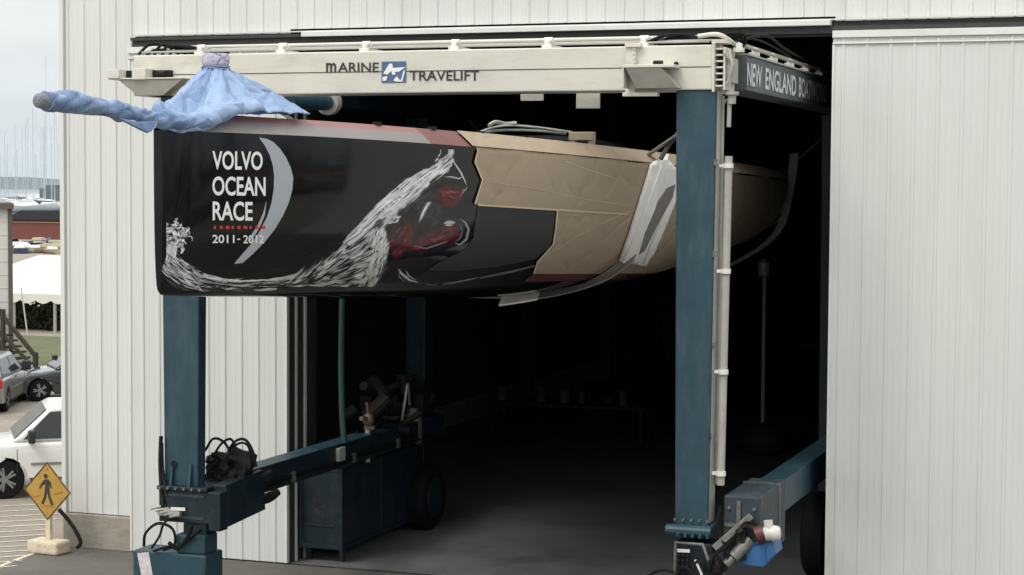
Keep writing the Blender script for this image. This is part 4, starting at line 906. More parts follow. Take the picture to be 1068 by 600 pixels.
# right lower beam and its end box
b = MB(); b.box(-5.80, -5.43, YL + 1.0, 33.5, 1.75, 2.21); b.build('lower_beam', M['blue'], hoist, bevel=.015)
b = MB(); b.box(-5.73, -5.24, YL + .10, YL + 1.75, 1.50, 2.36); eb = b.build('beam_end_box', M['endbox'], hoist, bevel=.02)
b = MB(); b.box(-5.735, -5.225, YL + 1.25, YL + 1.31, 1.62, 2.375); b.build('box_band', M['steel'], eb, org=sub(eb))
b = MB(); b.box(-6.42, -5.86, YL - .05, YL + .42, 1.86, 1.955); b.cyl((-6.48, YL - .02, 1.88), (-5.86, YL - .02, 1.88), .075, n=12)
for k in range(5): b.cyl((-6.3 + k * .1, YL - .1, 1.80), (-6.3 + k * .1, YL - .1, 1.86), .025, n=8)
b.build('post_flange', M['blue'], hoist, bevel=.01)
b = MB(); b.box(-6.36, -5.84, YL - .02, YL + .4, 1.02, 1.72); b.build('wheel_leg', M['shadeblue'], hoist, bevel=.02)
b = MB(); b.tube([at(704, 598, 1, YL - .12), at(704.5, 566, 1, YL - .12), at(733, 568, 1, YL - .12), at(741, 590, 1, YL - .12), at(742, 602, 1, YL - .12)], .025, 8); b.build('guard_hoop', M['steel'], hoist, smooth=50)
b = MB(); b.add([at(706, 572.5, 1, YL - .1), at(719.5, 573, 1, YL - .1), at(719.5, 576.5, 1, YL - .1), at(706, 576, 1, YL - .1)], [(0, 1, 2, 3)]); b.build('name_plate', M['clamp'], hoist)
b = MB()
for k in range(4):
    for j in range(3): b.cyl(at(707.5 + j * 4.5, 579 + k * 5.5, 1, YL - .14), at(707.5 + j * 4.5, 579 + k * 5.5, 1, YL - .02), .018, n=8)
b.tube(spline([at(722, 605, 1, YL - .2), at(724, 590, 1, YL - .22), at(729, 586, 1, YL - .22), at(734, 600, 1, YL - .2)], 5), .025, 6)
b.tube(spline([at(702, 597, 1, YL - .16), at(692, 594, 1, YL - .2), at(682, 597, 1, YL - .2), at(676, 602, 1, YL - .2)], 5), .025, 6); b.build('valve_block', M['dark'], hoist, smooth=40)
b = MB(); b.tube([at(725, 584, 1, YL - .22), at(731, 597, 1, YL - .22), at(733, 604, 1, YL - .22)], .018, 6); b.build('grease_line', M['clamp'], hoist)
b = MB(); b.bar(at(745, 572, 1, YL - .1), at(784, 538, 1, YL + .05), .09, .20, up=(0, 1, 0)); b.build('link_arm', M['steel'], hoist, bevel=.01)
b = MB(); b.cyl(at(764, 582, 1, YL - .14), at(782, 564, 1, YL + .02), .085, n=16); b.cyl(at(757, 589, 1, YL - .18), at(764, 582, 1, YL - .14), .06, n=12); b.build('steering_cylinder', M['steel'], hoist, smooth=40)
b = MB(); b.box(-5.46, -5.40, YL - .1, YL + .05, 1.55, 1.95); b.cyl(at(770, 552, 1, YL - .12), at(773, 556, 1, YL - .14), .05, n=12); b.blob(at(746, 590, 1, YL - .1), (.14, .1, .14), 4, .4, 6); b.build('pivot_pin', M['dark'], hoist)
b = MB(); b.cyl(at(788, 559, 1, YL - .06), at(796, 556, 1, YL - .03), .12, n=14); b.build('filter_bracket', M['maroon'], hoist, smooth=40)
b = MB(); b.lathe(at(796, 556, 1, YL - .04), (1, .1, .0), [(0, .08), (.04, .105), (.09, .095), (.13, .108), (.19, .10), (.22, .08), (.23, .04)], 18); b.cyl(at(802, 552, 1, YL - .04), at(801, 543, 1, YL - .04), .06, n=12); b.build('hydraulic_filter', M['plug'], hoist, smooth=40)
# blue plastic drip tub slung under the right beam end
b = MB(); p = [at(763, 588, 1, YL - .02), at(766, 575, 1, YL - .02), at(790, 566, 1, YL - .05), at(806, 565, 1, YL - .02), at(809, 578, 1, YL - .02), at(799, 588, 1, YL - .04), at(796, 592, 1, YL - .04)]
n = len(p); b.add([tuple(q) for q in p] + [(q.x * 1.0 + .03, q.y + .32, q.z + .02) for q in p], [tuple(range(n)), tuple(range(2 * n - 1, n - 1, -1))] + [(i, n + i, n + (i + 1) % n, (i + 1) % n) for i in range(n)])
tub = tag(b.build('plastic_tub', M['bplast'], None, org=at(785, 590, 1, YL), bevel=.012), 'bright blue plastic tub slung beneath the right end box of the boat hoist', 'tub')
b = MB(); b.tube([at(797, 570, 1, YL - .05), at(798, 590, 1, YL - .06)], .012, 6); b.build('tub_rim', M['bplast'], tub, org=at(785, 590, 1, YL))
# wheels
def wheel(c, r_, w, name='wheel'):
    b = MB(); h = w / 2; b.lathe(Vector(c) - Vector((h, 0, 0)), (1, 0, 0), [(0, r_ * .62), (.01, r_ * .9), (.06, r_ * .985), (h * .6, r_), (2 * h - h * .6, r_), (2 * h - .06, r_ * .985), (2 * h - .01, r_ * .9), (2 * h, r_ * .62)], 36)
    t = b.build(name, M['rub'], hoist, smooth=40)
    b = MB(); b.lathe(Vector(c) - Vector((h + .01, 0, 0)), (1, 0, 0), [(0, r_ * .2), (.0, r_ * .58), (.03, r_ * .6), (2 * h - .01, r_ * .6), (2 * h + .02, r_ * .58), (2 * h + .02, r_ * .2)], 24); b.build('rim', M['shadeblue'], t, org=sub(t), smooth=40)
wheel((-13.85, YL + .45, .52), .52, .42); wheel((-6.1, YL + .45, .52), .52, .42); wheel((-13.35, 32.9, .62), .62, .42); wheel((-5.68, 31.3, .70), .70, .42)
# power pack under the left beam, behind the jamb
b = MB(); b.box(-14.2, -13.42, 29.36, 33.0, .30, 1.60); pp = b.build('power_pack', M['shadeblue'], hoist, bevel=.015)
b = MB()
for (x0, x1, y0, y1, z0, z1) in ((-14.21, -14.15, 29.33, 29.39, .22, 1.62), (-13.47, -13.40, 29.33, 29.40, .22, 1.62), (-14.15, -13.47, 29.34, 29.385, .24, .31), (-14.15, -13.47, 29.34, 29.385, 1.56, 1.63), (-13.455, -13.40, 29.40, 33.0, .24, .31), (-13.455, -13.40, 29.40, 33.0, 1.56, 1.63), (-13.455, -13.402, 31.0, 31.06, .31, 1.56)): b.box(x0, x1, y0, y1, z0, z1)
for x in (-14.1, -13.5): b.box(x - .04, x + .04, 29.5, 29.6, .01, .3); b.box(x - .04, x + .04, 32.7, 32.8, .01, .3)
b.box(-14.1, -13.55, 29.335, 29.36, .62, .65); b.build('pack_frame', M['shadeblue'], pp, org=sub(pp), bevel=.006)
b = MB(); rp_ = random.Random(8); b.box(-13.9, -13.45, 30.9, 32.6, 1.6, 2.0)
for k in range(14): b.cyl((-13.7 + rp_.uniform(-.2, .2), 31 + rp_.uniform(0, 1.8), 2.0), (-13.7 + rp_.uniform(-.2, .2), 31 + rp_.uniform(0, 1.8), 2.15 + rp_.uniform(0, .4)), rp_.uniform(.03, .1), n=8)
for k in range(26):
    x = -13.65 + rp_.uniform(-.35, .3); y = 30.7 + rp_.uniform(0, 2.5); z = 1.65 + rp_.uniform(0, 1.1)
    if k % 3: b.cyl((x, y, z), (x + rp_.uniform(-.4, .4), y + rp_.uniform(-.4, .4), z + rp_.uniform(-.2, .4)), rp_.uniform(.03, .14), n=10)
    else: b.box(x - rp_.uniform(.05, .2), x + .1, y - .15, y + .15, z - .2, z + rp_.uniform(.05, .2))
b.build('engine', M['dark'], pp, org=sub(pp), smooth=35)
for k in range(5):
    x = -13.5 + rp_.uniform(-.15, .2); y = 31 + k * .5; b = MB(); b.tube(spline([(x, y, 1.7), (x + .1, y + .1, 2.3 + rp_.random() * .5), (x + .05, y + .35, 2.5 + rp_.random() * .3), (x, y + .6, 1.9)], 6), .025, 6); b.build('engine_hose', M['gpipe'] if k == 2 else M['rub'], pp, org=sub(pp), smooth=60)
b = MB(); b.lathe((-13.35, 32.3, 1.7), (0, 0, 1), [(0, .16), (.05, .18), (.5, .18), (.55, .1), (.62, .1), (.64, .05)], 16); b.build('oil_tank', M['steel'], pp, org=sub(pp), smooth=40)
b = MB(); b.tube([at(383.5, 482, 0, -13.3), at(383.5, 448, 0, -13.3)], .045, 10); b.build('riser_pipe', M['gpipe'], hoist, smooth=50)
b = MB(); c = at(384, 438, 0, -13.3); b.blob(c, (.10, .10, .12), 3, .05, 8); b.cyl(c + Vector((-.02, -.25, .05)), c + Vector((.02, .1, .02)), .04, n=10); b.cyl(c + Vector((0, 0, .1)), c + Vector((-.02, -.02, .30)), .025, n=8); b.box(c.x - .06, c.x + .12, c.y - .04, c.y + .04, c.z - .16, c.z - .10); b.build('ball_valve', M['brass'], hoist, smooth=40)
b = MB(); b.tube(spline([at(357, 312, 0, -13.25), at(356, 380, 0, -13.25), at(357, 430, 0, -13.2), at(359, 462, 0, -13.15)], 8), .055, 8); tag(b.build('green_strap', M['green'], None, org=at(357, 312, 0, -13.25), smooth=60), 'dark green strap hanging down beside the left lower beam of the hoist', 'strap')
for x0, y0, x1, y1 in ((601, 97, 625, 113), (543, 97, 566, 105)):
    b = MB(); p = at(x0, y0, 1, YL + 1.2); q = at(x1, y1, 1, YL + 1.2); b.box(p.x, q.x, YL + 1.2, YL + 1.24, q.z, p.z); b.build('trolley_plate', M['cream'], hoist)

# ------------------------------------------------------------------ slings
def ribbon(b, pts, w, dirw, th=.02):
    P = [Vector(p) for p in pts]; d = Vector(dirw).normalized() * (w / 2); n = len(P); vs = []
    for i, p in enumerate(P):
        t = (P[min(n - 1, i + 1)] - P[max(0, i - 1)]).normalized(); nn = t.cross(d).normalized() * th
        vs += [p - d, p + d, p + d + nn, p - d + nn]
    b.add(vs, [(4 * i + k, 4 * i + (k + 1) % 4, 4 * i + 4 + (k + 1) % 4, 4 * i + 4 + k) for i in range(n - 1) for k in range(4)] + [(0, 3, 2, 1), (4 * n - 4, 4 * n - 3, 4 * n - 2, 4 * n - 1)])
def sling_path(s, off):
    P = section(s); out = []
    for side, seq in ((-1, P[:0:-1][::-1]), (1, None)): pass
    left = [Vector((X0 - p[0] - off * .7, YB + s, p[1] - (off if j > 14 else 0))) for j, p in enumerate(P) if j >= 2]
    right = [Vector((X0 + p[0] + off * .7, YB + s, p[1] - (off if j > 14 else 0))) for j, p in enumerate(P) if j >= 2]
    return left, right
def sling(s, name, label, matl, w, lx, rx):
    l, r_ = sling_path(s, .04)
    t = thing(name, label, 'sling', (X0, YB + s, crom(ZK, s) - .04), 0, None)
    b = MB(); ribbon(b, [Vector((lx, YB + s, 7.68))] + l + r_[::-1][1:] + [Vector((rx, YB + s, 7.68))], w, (0, 1, 0), .025)
    b.build('webbing', matl, t); return t, r_
sF = s_at(684) + .0
t, r_ = sling(sF, 'lifting_sling', 'grey webbing sling with white foam pad around the middle of the black yacht', M['web'], .17, -13.5, -6.15)
# white pad lying between the sling and the paper
b = MB()
decalp = [(676, 171), (690, 166), (705, 178), (704, 190), (672, 275), (644, 270), (655, 238)]
decal(b, decalp, .03, 5); b.build('foam_pad', M['foam'], t, solid=.03, smooth=50)
b = MB(); decal(b, [(684, 175), (690, 164), (694, 166), (688, 182), (665, 262), (652, 272), (646, 270), (660, 240)], .062, 5); b.build('pad_fold', M['foam'], t, solid=.02)
b = MB(); decal(b, [(691, 196), (699, 192), (696, 205), (683, 228), (668, 258), (662, 262), (668, 240), (680, 212)], .066, 5); b.build('sling_sleeve', M['web'], t, solid=.02)
b = MB(); decal(b, [(698, 196), (705, 184), (705, 196), (678, 262), (668, 272), (676, 250)], .062, 5); b.build('pad_fold', M['foam'], t, solid=.02)
b = MB(); b.tube([at(689, 166, 1, YB + sF - .1), at(697, 152, 1, YB + sF), at(708, 138, 1, YB + sF + .1)], .035, 8); b.build('shackle_rope', M['webd'], t)
b = MB(); ps = [(662, 268), (640, 285), (615, 296), (585, 304), (556, 309)]
def under(x, y):
    h = BV.ray_cast(CAM, ray(x, y))[0]
    return at(x, y, 1, YB + sF - .25)
ribbon(b, spline([under(*p) for p in ps], 5), .16, (0, .85, .5), .02); b.build('loose_tail', M['web'], t)
b = MB(); ribbon(b, spline([under(*p) for p in ((562, 306.5), (545, 309.5), (522, 313))], 5), .22, (0, .8, .6), .03); b.build('white_sleeve', M['foam'], t)
sR = min(LOA - .5, s_at(823) - .1)
t2, _ = sling(sR, 'lifting_sling', 'thin dark webbing sling under the paper wrapped stern, deep inside the shed', M['webd'], .14, -13.4, -6.0)
b = MB(); ribbon(b, spline([at(x, y, 1, YB + sR - .12) for x, y in ((828, 160), (826, 182), (822, 205), (817, 228), (807, 246), (790, 260), (766, 274), (752, 280))], 5), .16, (1, .5, .2), .02); b.build('protective_sleeve', M['web'], t2)

# ------------------------------------------------------------------ things on the shop floor
pf = atG(795, 474)
t = thing('boat_stand', 'thin dark boat stand pole with draped base on the shop floor', 'stand', (pf.x, pf.y, 0))
d_ = (pf - CAM).dot(_fw)
b = MB(); b.cyl((pf.x, pf.y, .3), (pf.x, pf.y, at(797, 270, 1, pf.y).z), .05, n=10); q = at(797, 272, 1, pf.y); b.lathe(q + Vector((0, 0, -.4)), (0, 0, 1), [(0, .06), (.05, .14), (.35, .16), (.42, .08)], 12); b.build('pole', M['galv'], t, smooth=40)
b = MB(); b.blob((pf.x, pf.y, .35), (.62, .6, .42), 2, .1, 10); b.build('draped_base', M['bwood'], t, smooth=60)
t = thing('workbench', 'dark workbench cluttered with cans deep inside the shed', 'workbench', (-15.5, 46.0, 0))
b = MB(); b.box(-16.8, -12.6, 45.5, 46.5, .85, .93); b.build('bench_top', M['bwood'], t)
for x in (-16.7, -12.8):
    for y in (45.6, 46.35): b = MB(); b.box(x, x + .1, y, y + .1, 0, .85); b.build('leg', M['bwood'], t)
rb = random.Random(12)
for k in range(7):
    x = -16.5 + k * .55 + rb.uniform(-.1, .1); b = MB(); h = rb.uniform(.2, .45); r0 = rb.uniform(.08, .16)
    b.lathe((x, 45.9, .932), (0, 0, 1), [(0, r0), (h * .9, r0), (h * .92, r0 * 1.05), (h, r0 * 1.05)], 12)
    tag(b.build('paint_can', [M['gblue'], M['bwood'], M['btrim'], M['btrim']][k % 4], None, org=(x, 45.9, .932), smooth=40), 'paint can standing on the dark workbench inside the shed', 'can', 'cans on the workbench')

# ------------------------------------------------------------------ crossing sign
sg = atG(51, 577)
t = thing('crossing_sign', 'amber diamond pedestrian crossing sign on a cream block by the shed corner', 'sign', (sg.x, sg.y, 0), R(-62 + 0))
dist = (sg - CAM).dot(_fw); pm = dist / F
zc = at(50, 512, 1, sg.y).z; hd = 31 * pm
view = math.atan2(-sg.y, -sg.x)                     # towards the camera
t.rotation_euler = (0, 0, view - R(40) + PI / 2)     # local -Y faces the camera's left
b = MB(); b.prism([(0, -hd), (hd, 0), (0, hd), (-hd, 0)], lambda u, v: (u, -.03, zc + v), lambda u, v: (u, -.026, zc + v)); pn = b.build('sign_panel', M['yellow'], t)
def rimpoly(k): return [(0, -hd * k), (hd * k, 0), (0, hd * k), (-hd * k, 0)]
b = MB(); A_ = rimpoly(.985); B_ = rimpoly(.925)
for i in range(4):
    j = (i + 1) % 4; q = [A_[i], A_[j], B_[j], B_[i]]; b.add([(u, -.033, zc + v) for u, v in q], [(0, 1, 2, 3)])
b.build('border', M['blkletter'], pn)
b = MB()
def flat(poly, y=-.035): b.add([(hd * u, y, zc + hd * v) for u, v in poly], [tuple(range(len(poly)))])
flat([(-.06 + .085 * math.cos(a), .50 + .085 * math.sin(a)) for a in np.linspace(0, 2 * PI, 14)[:-1]])
flat([(-.13, .38), (.05, .40), (.15, .30), (.20, .12), (.15, .10), (.09, .26), (.10, .0), (-.10, .0), (-.08, .22), (-.20, .18), (-.30, .05), (-.34, .09), (-.24, .26)])
flat([(-.10, -.005), (.0, -.005), (-.03, -.2), (-.16, -.46), (-.26, -.44), (-.15, -.2)]); flat([(.0, -.005), (.10, -.005), (.15, -.2), (.27, -.44), (.17, -.47), (.05, -.22)])
b.build('walking_figure', M['blkletter'], pn)
for q in ([(-.62, -.26), (-.28, -.20), (-.28, -.16), (-.62, -.22)], [(.28, -.12), (.66, .0), (.66, .05), (.28, -.07)], [(-.25, -.55), (.25, -.50), (.25, -.46), (-.25, -.51)], [(-.05, -.78), (.03, -.76), (.03, -.7), (-.05, -.72)], [(-.04, .70), (.05, .70), (.05, .78), (-.04, .78)]): b = MB(); flat(q, -.0345); b.build('crossing_line', M['rust'], pn)
b = MB(); b.box(-.05, .05, -.026, .045, .2, zc + hd * .5); b.build('post', M['wood'], t, bevel=.006)
b = MB(); b.box(-.33, .33, -.2, .2, .004, .24); b.build('base_block', M['block'], t, bevel=.05, seg=3)

# ------------------------------------------------------------------ vehicles
def side_loft(b, prof, w, ntop=4):
    """body shell: profile (x,z) with wheel arch cut-outs, rounded across the width"""
    pts = []
    pts = list(prof)
    n = len(pts)
    rows = [(-w, .16), (-w * .985, .10), (-w * .93, .045), (-w * .80, .012), (w * .80, .012), (w * .93, .045), (w * .985, .10), (w, .16)]
    cz = sum(p[1] for p in pts) / n; cx = sum(p[0] for p in pts) / n
    vs = []
    for k, (y, q) in enumerate(rows):
        ins = q
        for i, (x, z) in enumerate(pts):
            zz = z - ins * .6 if i >= n - ntop else z; xx = x - math.copysign(ins * 1.2, x - cx) * (1 if abs(x - cx) > 1.8 else 0)
            vs.append((xx, y if z > cz - .1 else y * .985, zz))
    fs = [(k * n + i, k * n + (i + 1) % n, (k + 1) * n + (i + 1) % n, (k + 1) * n + i) for k in range(7) for i in range(n)]
    fs += [tuple(range(n)), tuple(7 * n + i for i in range(n - 1, -1, -1))]
    b.add(vs, fs)
def arch(wx, r_, z0):                                # arch points from rear to front along the sill
    a0 = math.asin(max(-1, min(1, (z0 - r_ * .98) / (r_ * 1.16))))
    return [(wx - r_ * 1.16 * math.cos(a), r_ * .98 + r_ * 1.16 * math.sin(a)) for a in np.linspace(a0, PI - a0, 9)]
def make_car(name, label, loc, rz, paint, W, sill, top, wheels, roof, rw_, glass_side, R_, lamp_front, lamp_rear, belt, handle=None, mirror=None, hz=None):
    t = thing(name, label, 'pickup truck' if 'pickup' in name else 'car', loc, rz); t.pop('_w', None)
    zs = sill
    bot = []
    for wx in sorted(wheels): bot += arch(wx, R_, zs)
    x_min, x_max = top[0][0], top[-1][0]
    prof = [(x_min, zs + .1)] + [(x_min + .06, zs)] + bot + [(x_max - .06, zs), (x_max, zs + .1)] + top[::-1]
    b = MB(); side_loft(b, prof, W / 2, len(top)); body = b.build('body', paint, t, smooth=50)
    # greenhouse: roof outline (bottom front .. ) tapered in width
    b = MB(); (fx0, fx1, rx1, rx0, zt_) = roof; zb = belt - .02; wb = W / 2 * .94; wt = rw_ / 2
    b.hexa([(fx0, -wb, zb), (fx0, wb, zb), (rx0, wb, zb), (rx0, -wb, zb)], [(fx1, -wt, zt_), (fx1, wt, zt_), (rx1, wt, zt_), (rx1, -wt, zt_)])
    b.build('cab', paint, t, bevel=.09, seg=4, smooth=60)
    for dx in (fx0 - .12, (fx1 + rx1) / 2 - .05):
        for sgn in (1, -1):
            b = MB(); b.box(dx - .006, dx + .006, sgn * W / 2 - .004, sgn * W / 2 + .004, zs + .14, belt - .14); b.build('door_seam', M['plast'], t)
    def lerp_side(x, z, sgn, o=.012):
        u = (z - zb) / (zt_ - zb); return (x, sgn * (wb + (wt - wb) * u + o), z)
    for poly in glass_side:
        for sgn in (1, -1):
            b = MB(); b.add([lerp_side(x, z, sgn) for x, z in poly], [tuple(range(len(poly)))]); b.build('window', M['glass'], t, solid=.0)
    for (xa, xb) in ((fx0, fx1), (rx0, rx1)):
        b = MB(); o = .014 if xa > xb or (xa == fx0) else -.014
        sx = 1 if xa == fx0 else -1
        q = []
        for u, k in ((.1, 1), (.1, -1), (.9, -1), (.9, 1)):
            x = xa + (xb - xa) * u + sx * .014; z = zb + (zt_ - zb) * u + .006; y = (wb + (wt - wb) * u) * .95 * k; q.append((x, y, z))
        b.add(q, [(0, 1, 2, 3)]); b.build('windscreen' if sx > 0 else 'rear_window', M['glass'], t)
    for wx in wheels:
        for sgn in (1, -1):
            y = sgn * (W / 2 - .13); b = MB(); b.lathe((wx, y - .11, R_), (0, 1, 0), [(0, R_ * .66), (.01, R_ * .93), (.05, R_), (.17, R_), (.21, R_ * .93), (.22, R_ * .66)], 28); w_ = b.build('wheel', M['rub'], t, smooth=40)
            b = MB(); yo = y + sgn * .105
            b.lathe((wx, yo - .02 * sgn, R_), (0, sgn, 0), [(0, R_ * .64), (.012, R_ * .66), (.02, R_ * .6), (.012, R_ * .56), (-.03, R_ * .54)], 28)
            b.cyl((wx, yo - sgn * .06, R_), (wx, yo - sgn * .045, R_), R_ * .58, n=24)
            for k in range(10):
                a = PI * (k // 2) * .4 + (.17 if k % 2 else -.17); b.bar((wx + math.cos(a) * R_ * .1, yo, R_ + math.sin(a) * R_ * .1), (wx + math.cos(a) * R_ * .6, yo, R_ + math.sin(a) * R_ * .6), R_ * .11, .03, up=(0, 1, 0))
            b.cyl((wx, yo - .02, R_), (wx, yo + .02, R_), R_ * .18, n=12); b.build('rim', M['rim'], w_, smooth=30)
    for lst, m_, nm in ((lamp_front, M['lens'], 'headlight'), (lamp_rear, M['tail'], 'tail_light')):
        for sgn in (1, -1):
            x, z, h, l = lst; b = MB(); b.box(x - l, x + l, sgn * (W / 2 - .27) - .13 * 1, sgn * (W / 2 - .27) + .27 - .0 if sgn > 0 else sgn * (W / 2 - .27) + .13, z - h, z + h) if sgn > 0 else b.box(x - l, x + l, -(W / 2), -(W / 2) + .40, z - h, z + h)
            b.build(nm, m_, t, bevel=.015)
    for sgn in (1, -1):
        b = MB(); b.box(wheels[1] + R_ * 1.3, wheels[0] - R_ * 1.3, sgn * W / 2 - .012, sgn * W / 2 + .012, zs + .26, zs + .31); b.build('side_moulding', M['plast'] if paint == M['cardark'] else M['rim'], t, bevel=.006)
        b = MB(); b.box(wheels[1] + R_ * 1.25, wheels[0] - R_ * 1.25, sgn * W / 2 * .96 - .01, sgn * W / 2 * .96 + .01, zs - .06, zs + .03); b.build('sill', M['plast'], t)
    b = MB(); b.box(x_max - .05, x_max + .09, -W / 2 * .9, W / 2 * .9, zs + .02, zs + .24); b.build('bumper', M['plast'] if paint != M['carwhite'] else M['rim'], t, bevel=.03); b = MB(); b.box(x_min - .09, x_min + .05, -W / 2 * .9, W / 2 * .9, zs + .02, zs + .24); b.build('bumper', M['plast'] if paint != M['carwhite'] else M['rim'], t, bevel=.03)
    if handle:
        for hx in handle:
            for sgn in (1, -1): b = MB(); b.box(hx - .09, hx + .09, sgn * (W / 2) - .005, sgn * (W / 2) + .03, hz - .025, hz + .025); b.build('door_handle', M['plast'], t, bevel=.008)
    if mirror:
        for sgn in (1, -1):
            b = MB(); y = sgn * (W / 2 + .11); b.box(mirror[0] - .07, mirror[0] + .07, y - .12, y + .12, mirror[1] - .02, mirror[1] + .24); b.build('wing_mirror', M['plast'], t, bevel=.03)
    return t
def heading(px, py, right):                       # vehicle nose points to picture left; 'right' = ground direction of its tail
    return math.atan2(-right[1], -right[0])
tw = atG(8, 521)
rzv = heading(0, 0, (.80, .60)); ca, sa = math.cos(rzv), math.sin(rzv)
# nearest side (local +Y for a car facing left seen from the front = ... ) front wheel at local (1.75, +W/2)
def place(px, py, wx, W, rz):
    g = atG(px, py); c, s_ = math.cos(rz), math.sin(rz)
    ly = W / 2 - .02
    return Vector((g.x - (wx * c - ly * s_), g.y - (wx * s_ + ly * c), 0))
W = 2.0
make_car('pickup_truck', 'white pickup truck parked nearest the shed corner, behind the amber sign', place(5, 521, 1.75, W, rzv), rzv, M['carwhite'], W, .42,
         [(-2.95, 1.15), (-1.25, 1.16), (1.3, 1.16), (1.9, 1.14), (2.5, 1.08), (2.75, .98)], (1.75, -1.85), (1.62, .82, -.85, -1.0, 1.86), 1.66,
         [[(1.38, 1.2), (.84, 1.74), (.40, 1.76), (.32, 1.2)], [(.24, 1.2), (.3, 1.76), (-.76, 1.74), (-.84, 1.2)]], .40, (2.72, .88, .09, .06), (-2.93, .95, .16, .04), 1.16, handle=(.42,), mirror=(1.22, 1.16), hz=1.02)
W = 1.78; rz2 = heading(0, 0, (.74, .67))
make_car('parked_car', 'dark blue parked car with pale reflections, behind the silver car', place(42, 419, 1.35, W, rz2), rz2, M['cardark'], W, .26,
         [(-2.3, .86), (-1.6, .95), (.9, .92), (1.6, .82), (2.15, .66)], (1.35, -1.35), (.95, .1, -1.1, -1.75, 1.40), 1.25,
         [[(.72, .97), (.08, 1.32), (-.32, 1.34), (-.36, .97)], [(-.44, .97), (-.4, 1.34), (-1.0, 1.32), (-1.4, .97)]], .33, (2.12, .62, .07, .05), (-2.28, .75, .08, .04), .92, handle=(-.25,), mirror=(.62, .95), hz=.84)
W = 1.8; gs = atG(3, 433); rz3 = math.atan2(gs.y, gs.x) - R(11)
ca3, sa3 = math.cos(rz3), math.sin(rz3); gs = gs + Vector((2.2 * ca3 - .9 * sa3, 2.2 * sa3 + .9 * ca3, 0))
make_car('parked_car', 'silver parked car cut by the left edge, behind the white pickup', Vector((gs.x, gs.y, 0)), rz3, M['carsilver'], W, .30,
         [(-2.2, .98), (-1.6, 1.0), (1.0, .95), (1.7, .86), (2.2, .7)], (1.35, -1.35), (1.15, .35, -1.75, -2.12, 1.55), 1.3,
         [[(.9, 1.02), (.3, 1.46), (-.4, 1.48), (-.4, 1.02)], [(-.5, 1.02), (-.5, 1.48), (-1.65, 1.46), (-1.85, 1.02)]], .34, (2.15, .66, .07, .05), (-2.2, .85, .12, .04), .98, handle=(-.3, -1.2), mirror=(.8, 1.0), hz=.88)

# ------------------------------------------------------------------ small white office with dark stairs
co = at(13.5, 300, 1, 52.0); zt_ = at(13.5, 214, 1, 52.0).z
vd = math.atan2(co.y, co.x) - PI / 2 + R(1.5)             # its side wall lies along the line of sight
t = thing('site_office', 'white site office cabin with brown corner and eave trim at left edge', 'building', (co.x, 52, 0), vd); t.pop('_w', None)
b = MB(); b.box(-6, -.14, 0, 5, 0, zt_ - .12)
for i in range(14): b.box(-6, -.14, -.015, 0, .1 + i * .42, .12 + i * .42)
b.build('wall', M['siding'], t)
b = MB(); b.box(-.14, 0, -.04, .1, 0, zt_ - .12); b.build('corner_trim', M['btrim'], t)
b = MB(); b.box(-6.3, .04, -.2, 5.2, zt_ - .12, zt_ + .06); b.build('roof', M['btrim'], t)
st = thing('outdoor_stairs', 'dark brown wooden steps with double handrails beside the white office', 'stairs', (co.x, 50.6, 0))
def wp(x, y, Y=50.6): return at(x, y, 1, Y)
for Y in (50.6, 51.5):
    b = MB(); b.bar(wp(0, 326, Y), wp(39, 374, Y), .09, .12); b.bar(wp(-10, 313, Y), wp(0, 326, Y), .09, .12); b.build('handrail', M['bwood'], st)
    b = MB(); b.bar(wp(0, 346, Y), wp(32, 380, Y), .07, .1); b.build('handrail', M['bwood'], st)
    b = MB(); b.bar(wp(-12, 350, Y), wp(26, 392, Y), .08, .28); b.build('stringer', M['bwood'], st)
    for px, y0 in ((3, 326), (37, 371)):
        p = wp(px, y0, Y); b = MB(); b.box(p.x - .06, p.x + .06, Y - .06, Y + .06, 0, p.z + .1); b.build('rail_post', M['bwood'], st)
a_, c_ = wp(-8, 352), wp(24, 394)
for k in range(8):
    p = a_.lerp(c_, k / 7); b = MB(); b.box(p.x - .16, p.x + .16, 50.6, 51.5, p.z, p.z + .05); b.build('step', M['bwood'], st)

# ------------------------------------------------------------------ marquee, hedge, sheds and boats beyond
Yt = 70.0
e0 = at(14, 312, 1, Yt); e1 = at(80, 312, 1, Yt); pkz = at(30, 266, 1, Yt + 5).z
t = thing('marquee_tent', 'white marquee tent with scalloped edge beyond the parked cars', 'tent', ((e0.x + e1.x) / 2, Yt, 0))
b = MB(); xa, xb = e0.x - 4.2, e1.x + 1; ym = Yt + 5; ez = e0.z + .25
b.add([(xa, Yt, ez), (xb, Yt, ez), (xb, Yt + 10, ez), (xa, Yt + 10, ez), (xa + 2.2, ym, pkz), (xb - 3, ym, pkz)], [(0, 1, 5, 4), (1, 2, 5), (2, 3, 4, 5), (3, 0, 4)])
n = 44; vs = []
for i in range(n + 1): vs += [(xa + (xb - xa) * i / n, Yt - .01, ez), (xa + (xb - xa) * i / n, Yt - .012, ez - .28 - .14 * abs(math.sin(i * PI / 4)))]
b.add(vs, [(2 * i, 2 * i + 1, 2 * i + 3, 2 * i + 2) for i in range(n)])
b.build('canopy', M['tent'], t)
for x in np.linspace(xa + .1, xb - .1, 5):
    for y in (Yt + .1, Yt + 9.9): b = MB(); b.cyl((x, y, 0), (x, y, ez), .07, n=8); b.build('leg', M['gpipe'], t)
p = at(24, 340, 1, Yt)
b = MB(); b.bar(at(22, 300, 1, Yt - .6), at(29, 352, 1, Yt - 1.2), .05, .05); b.build('guy_pole', M['gpipe'], t)
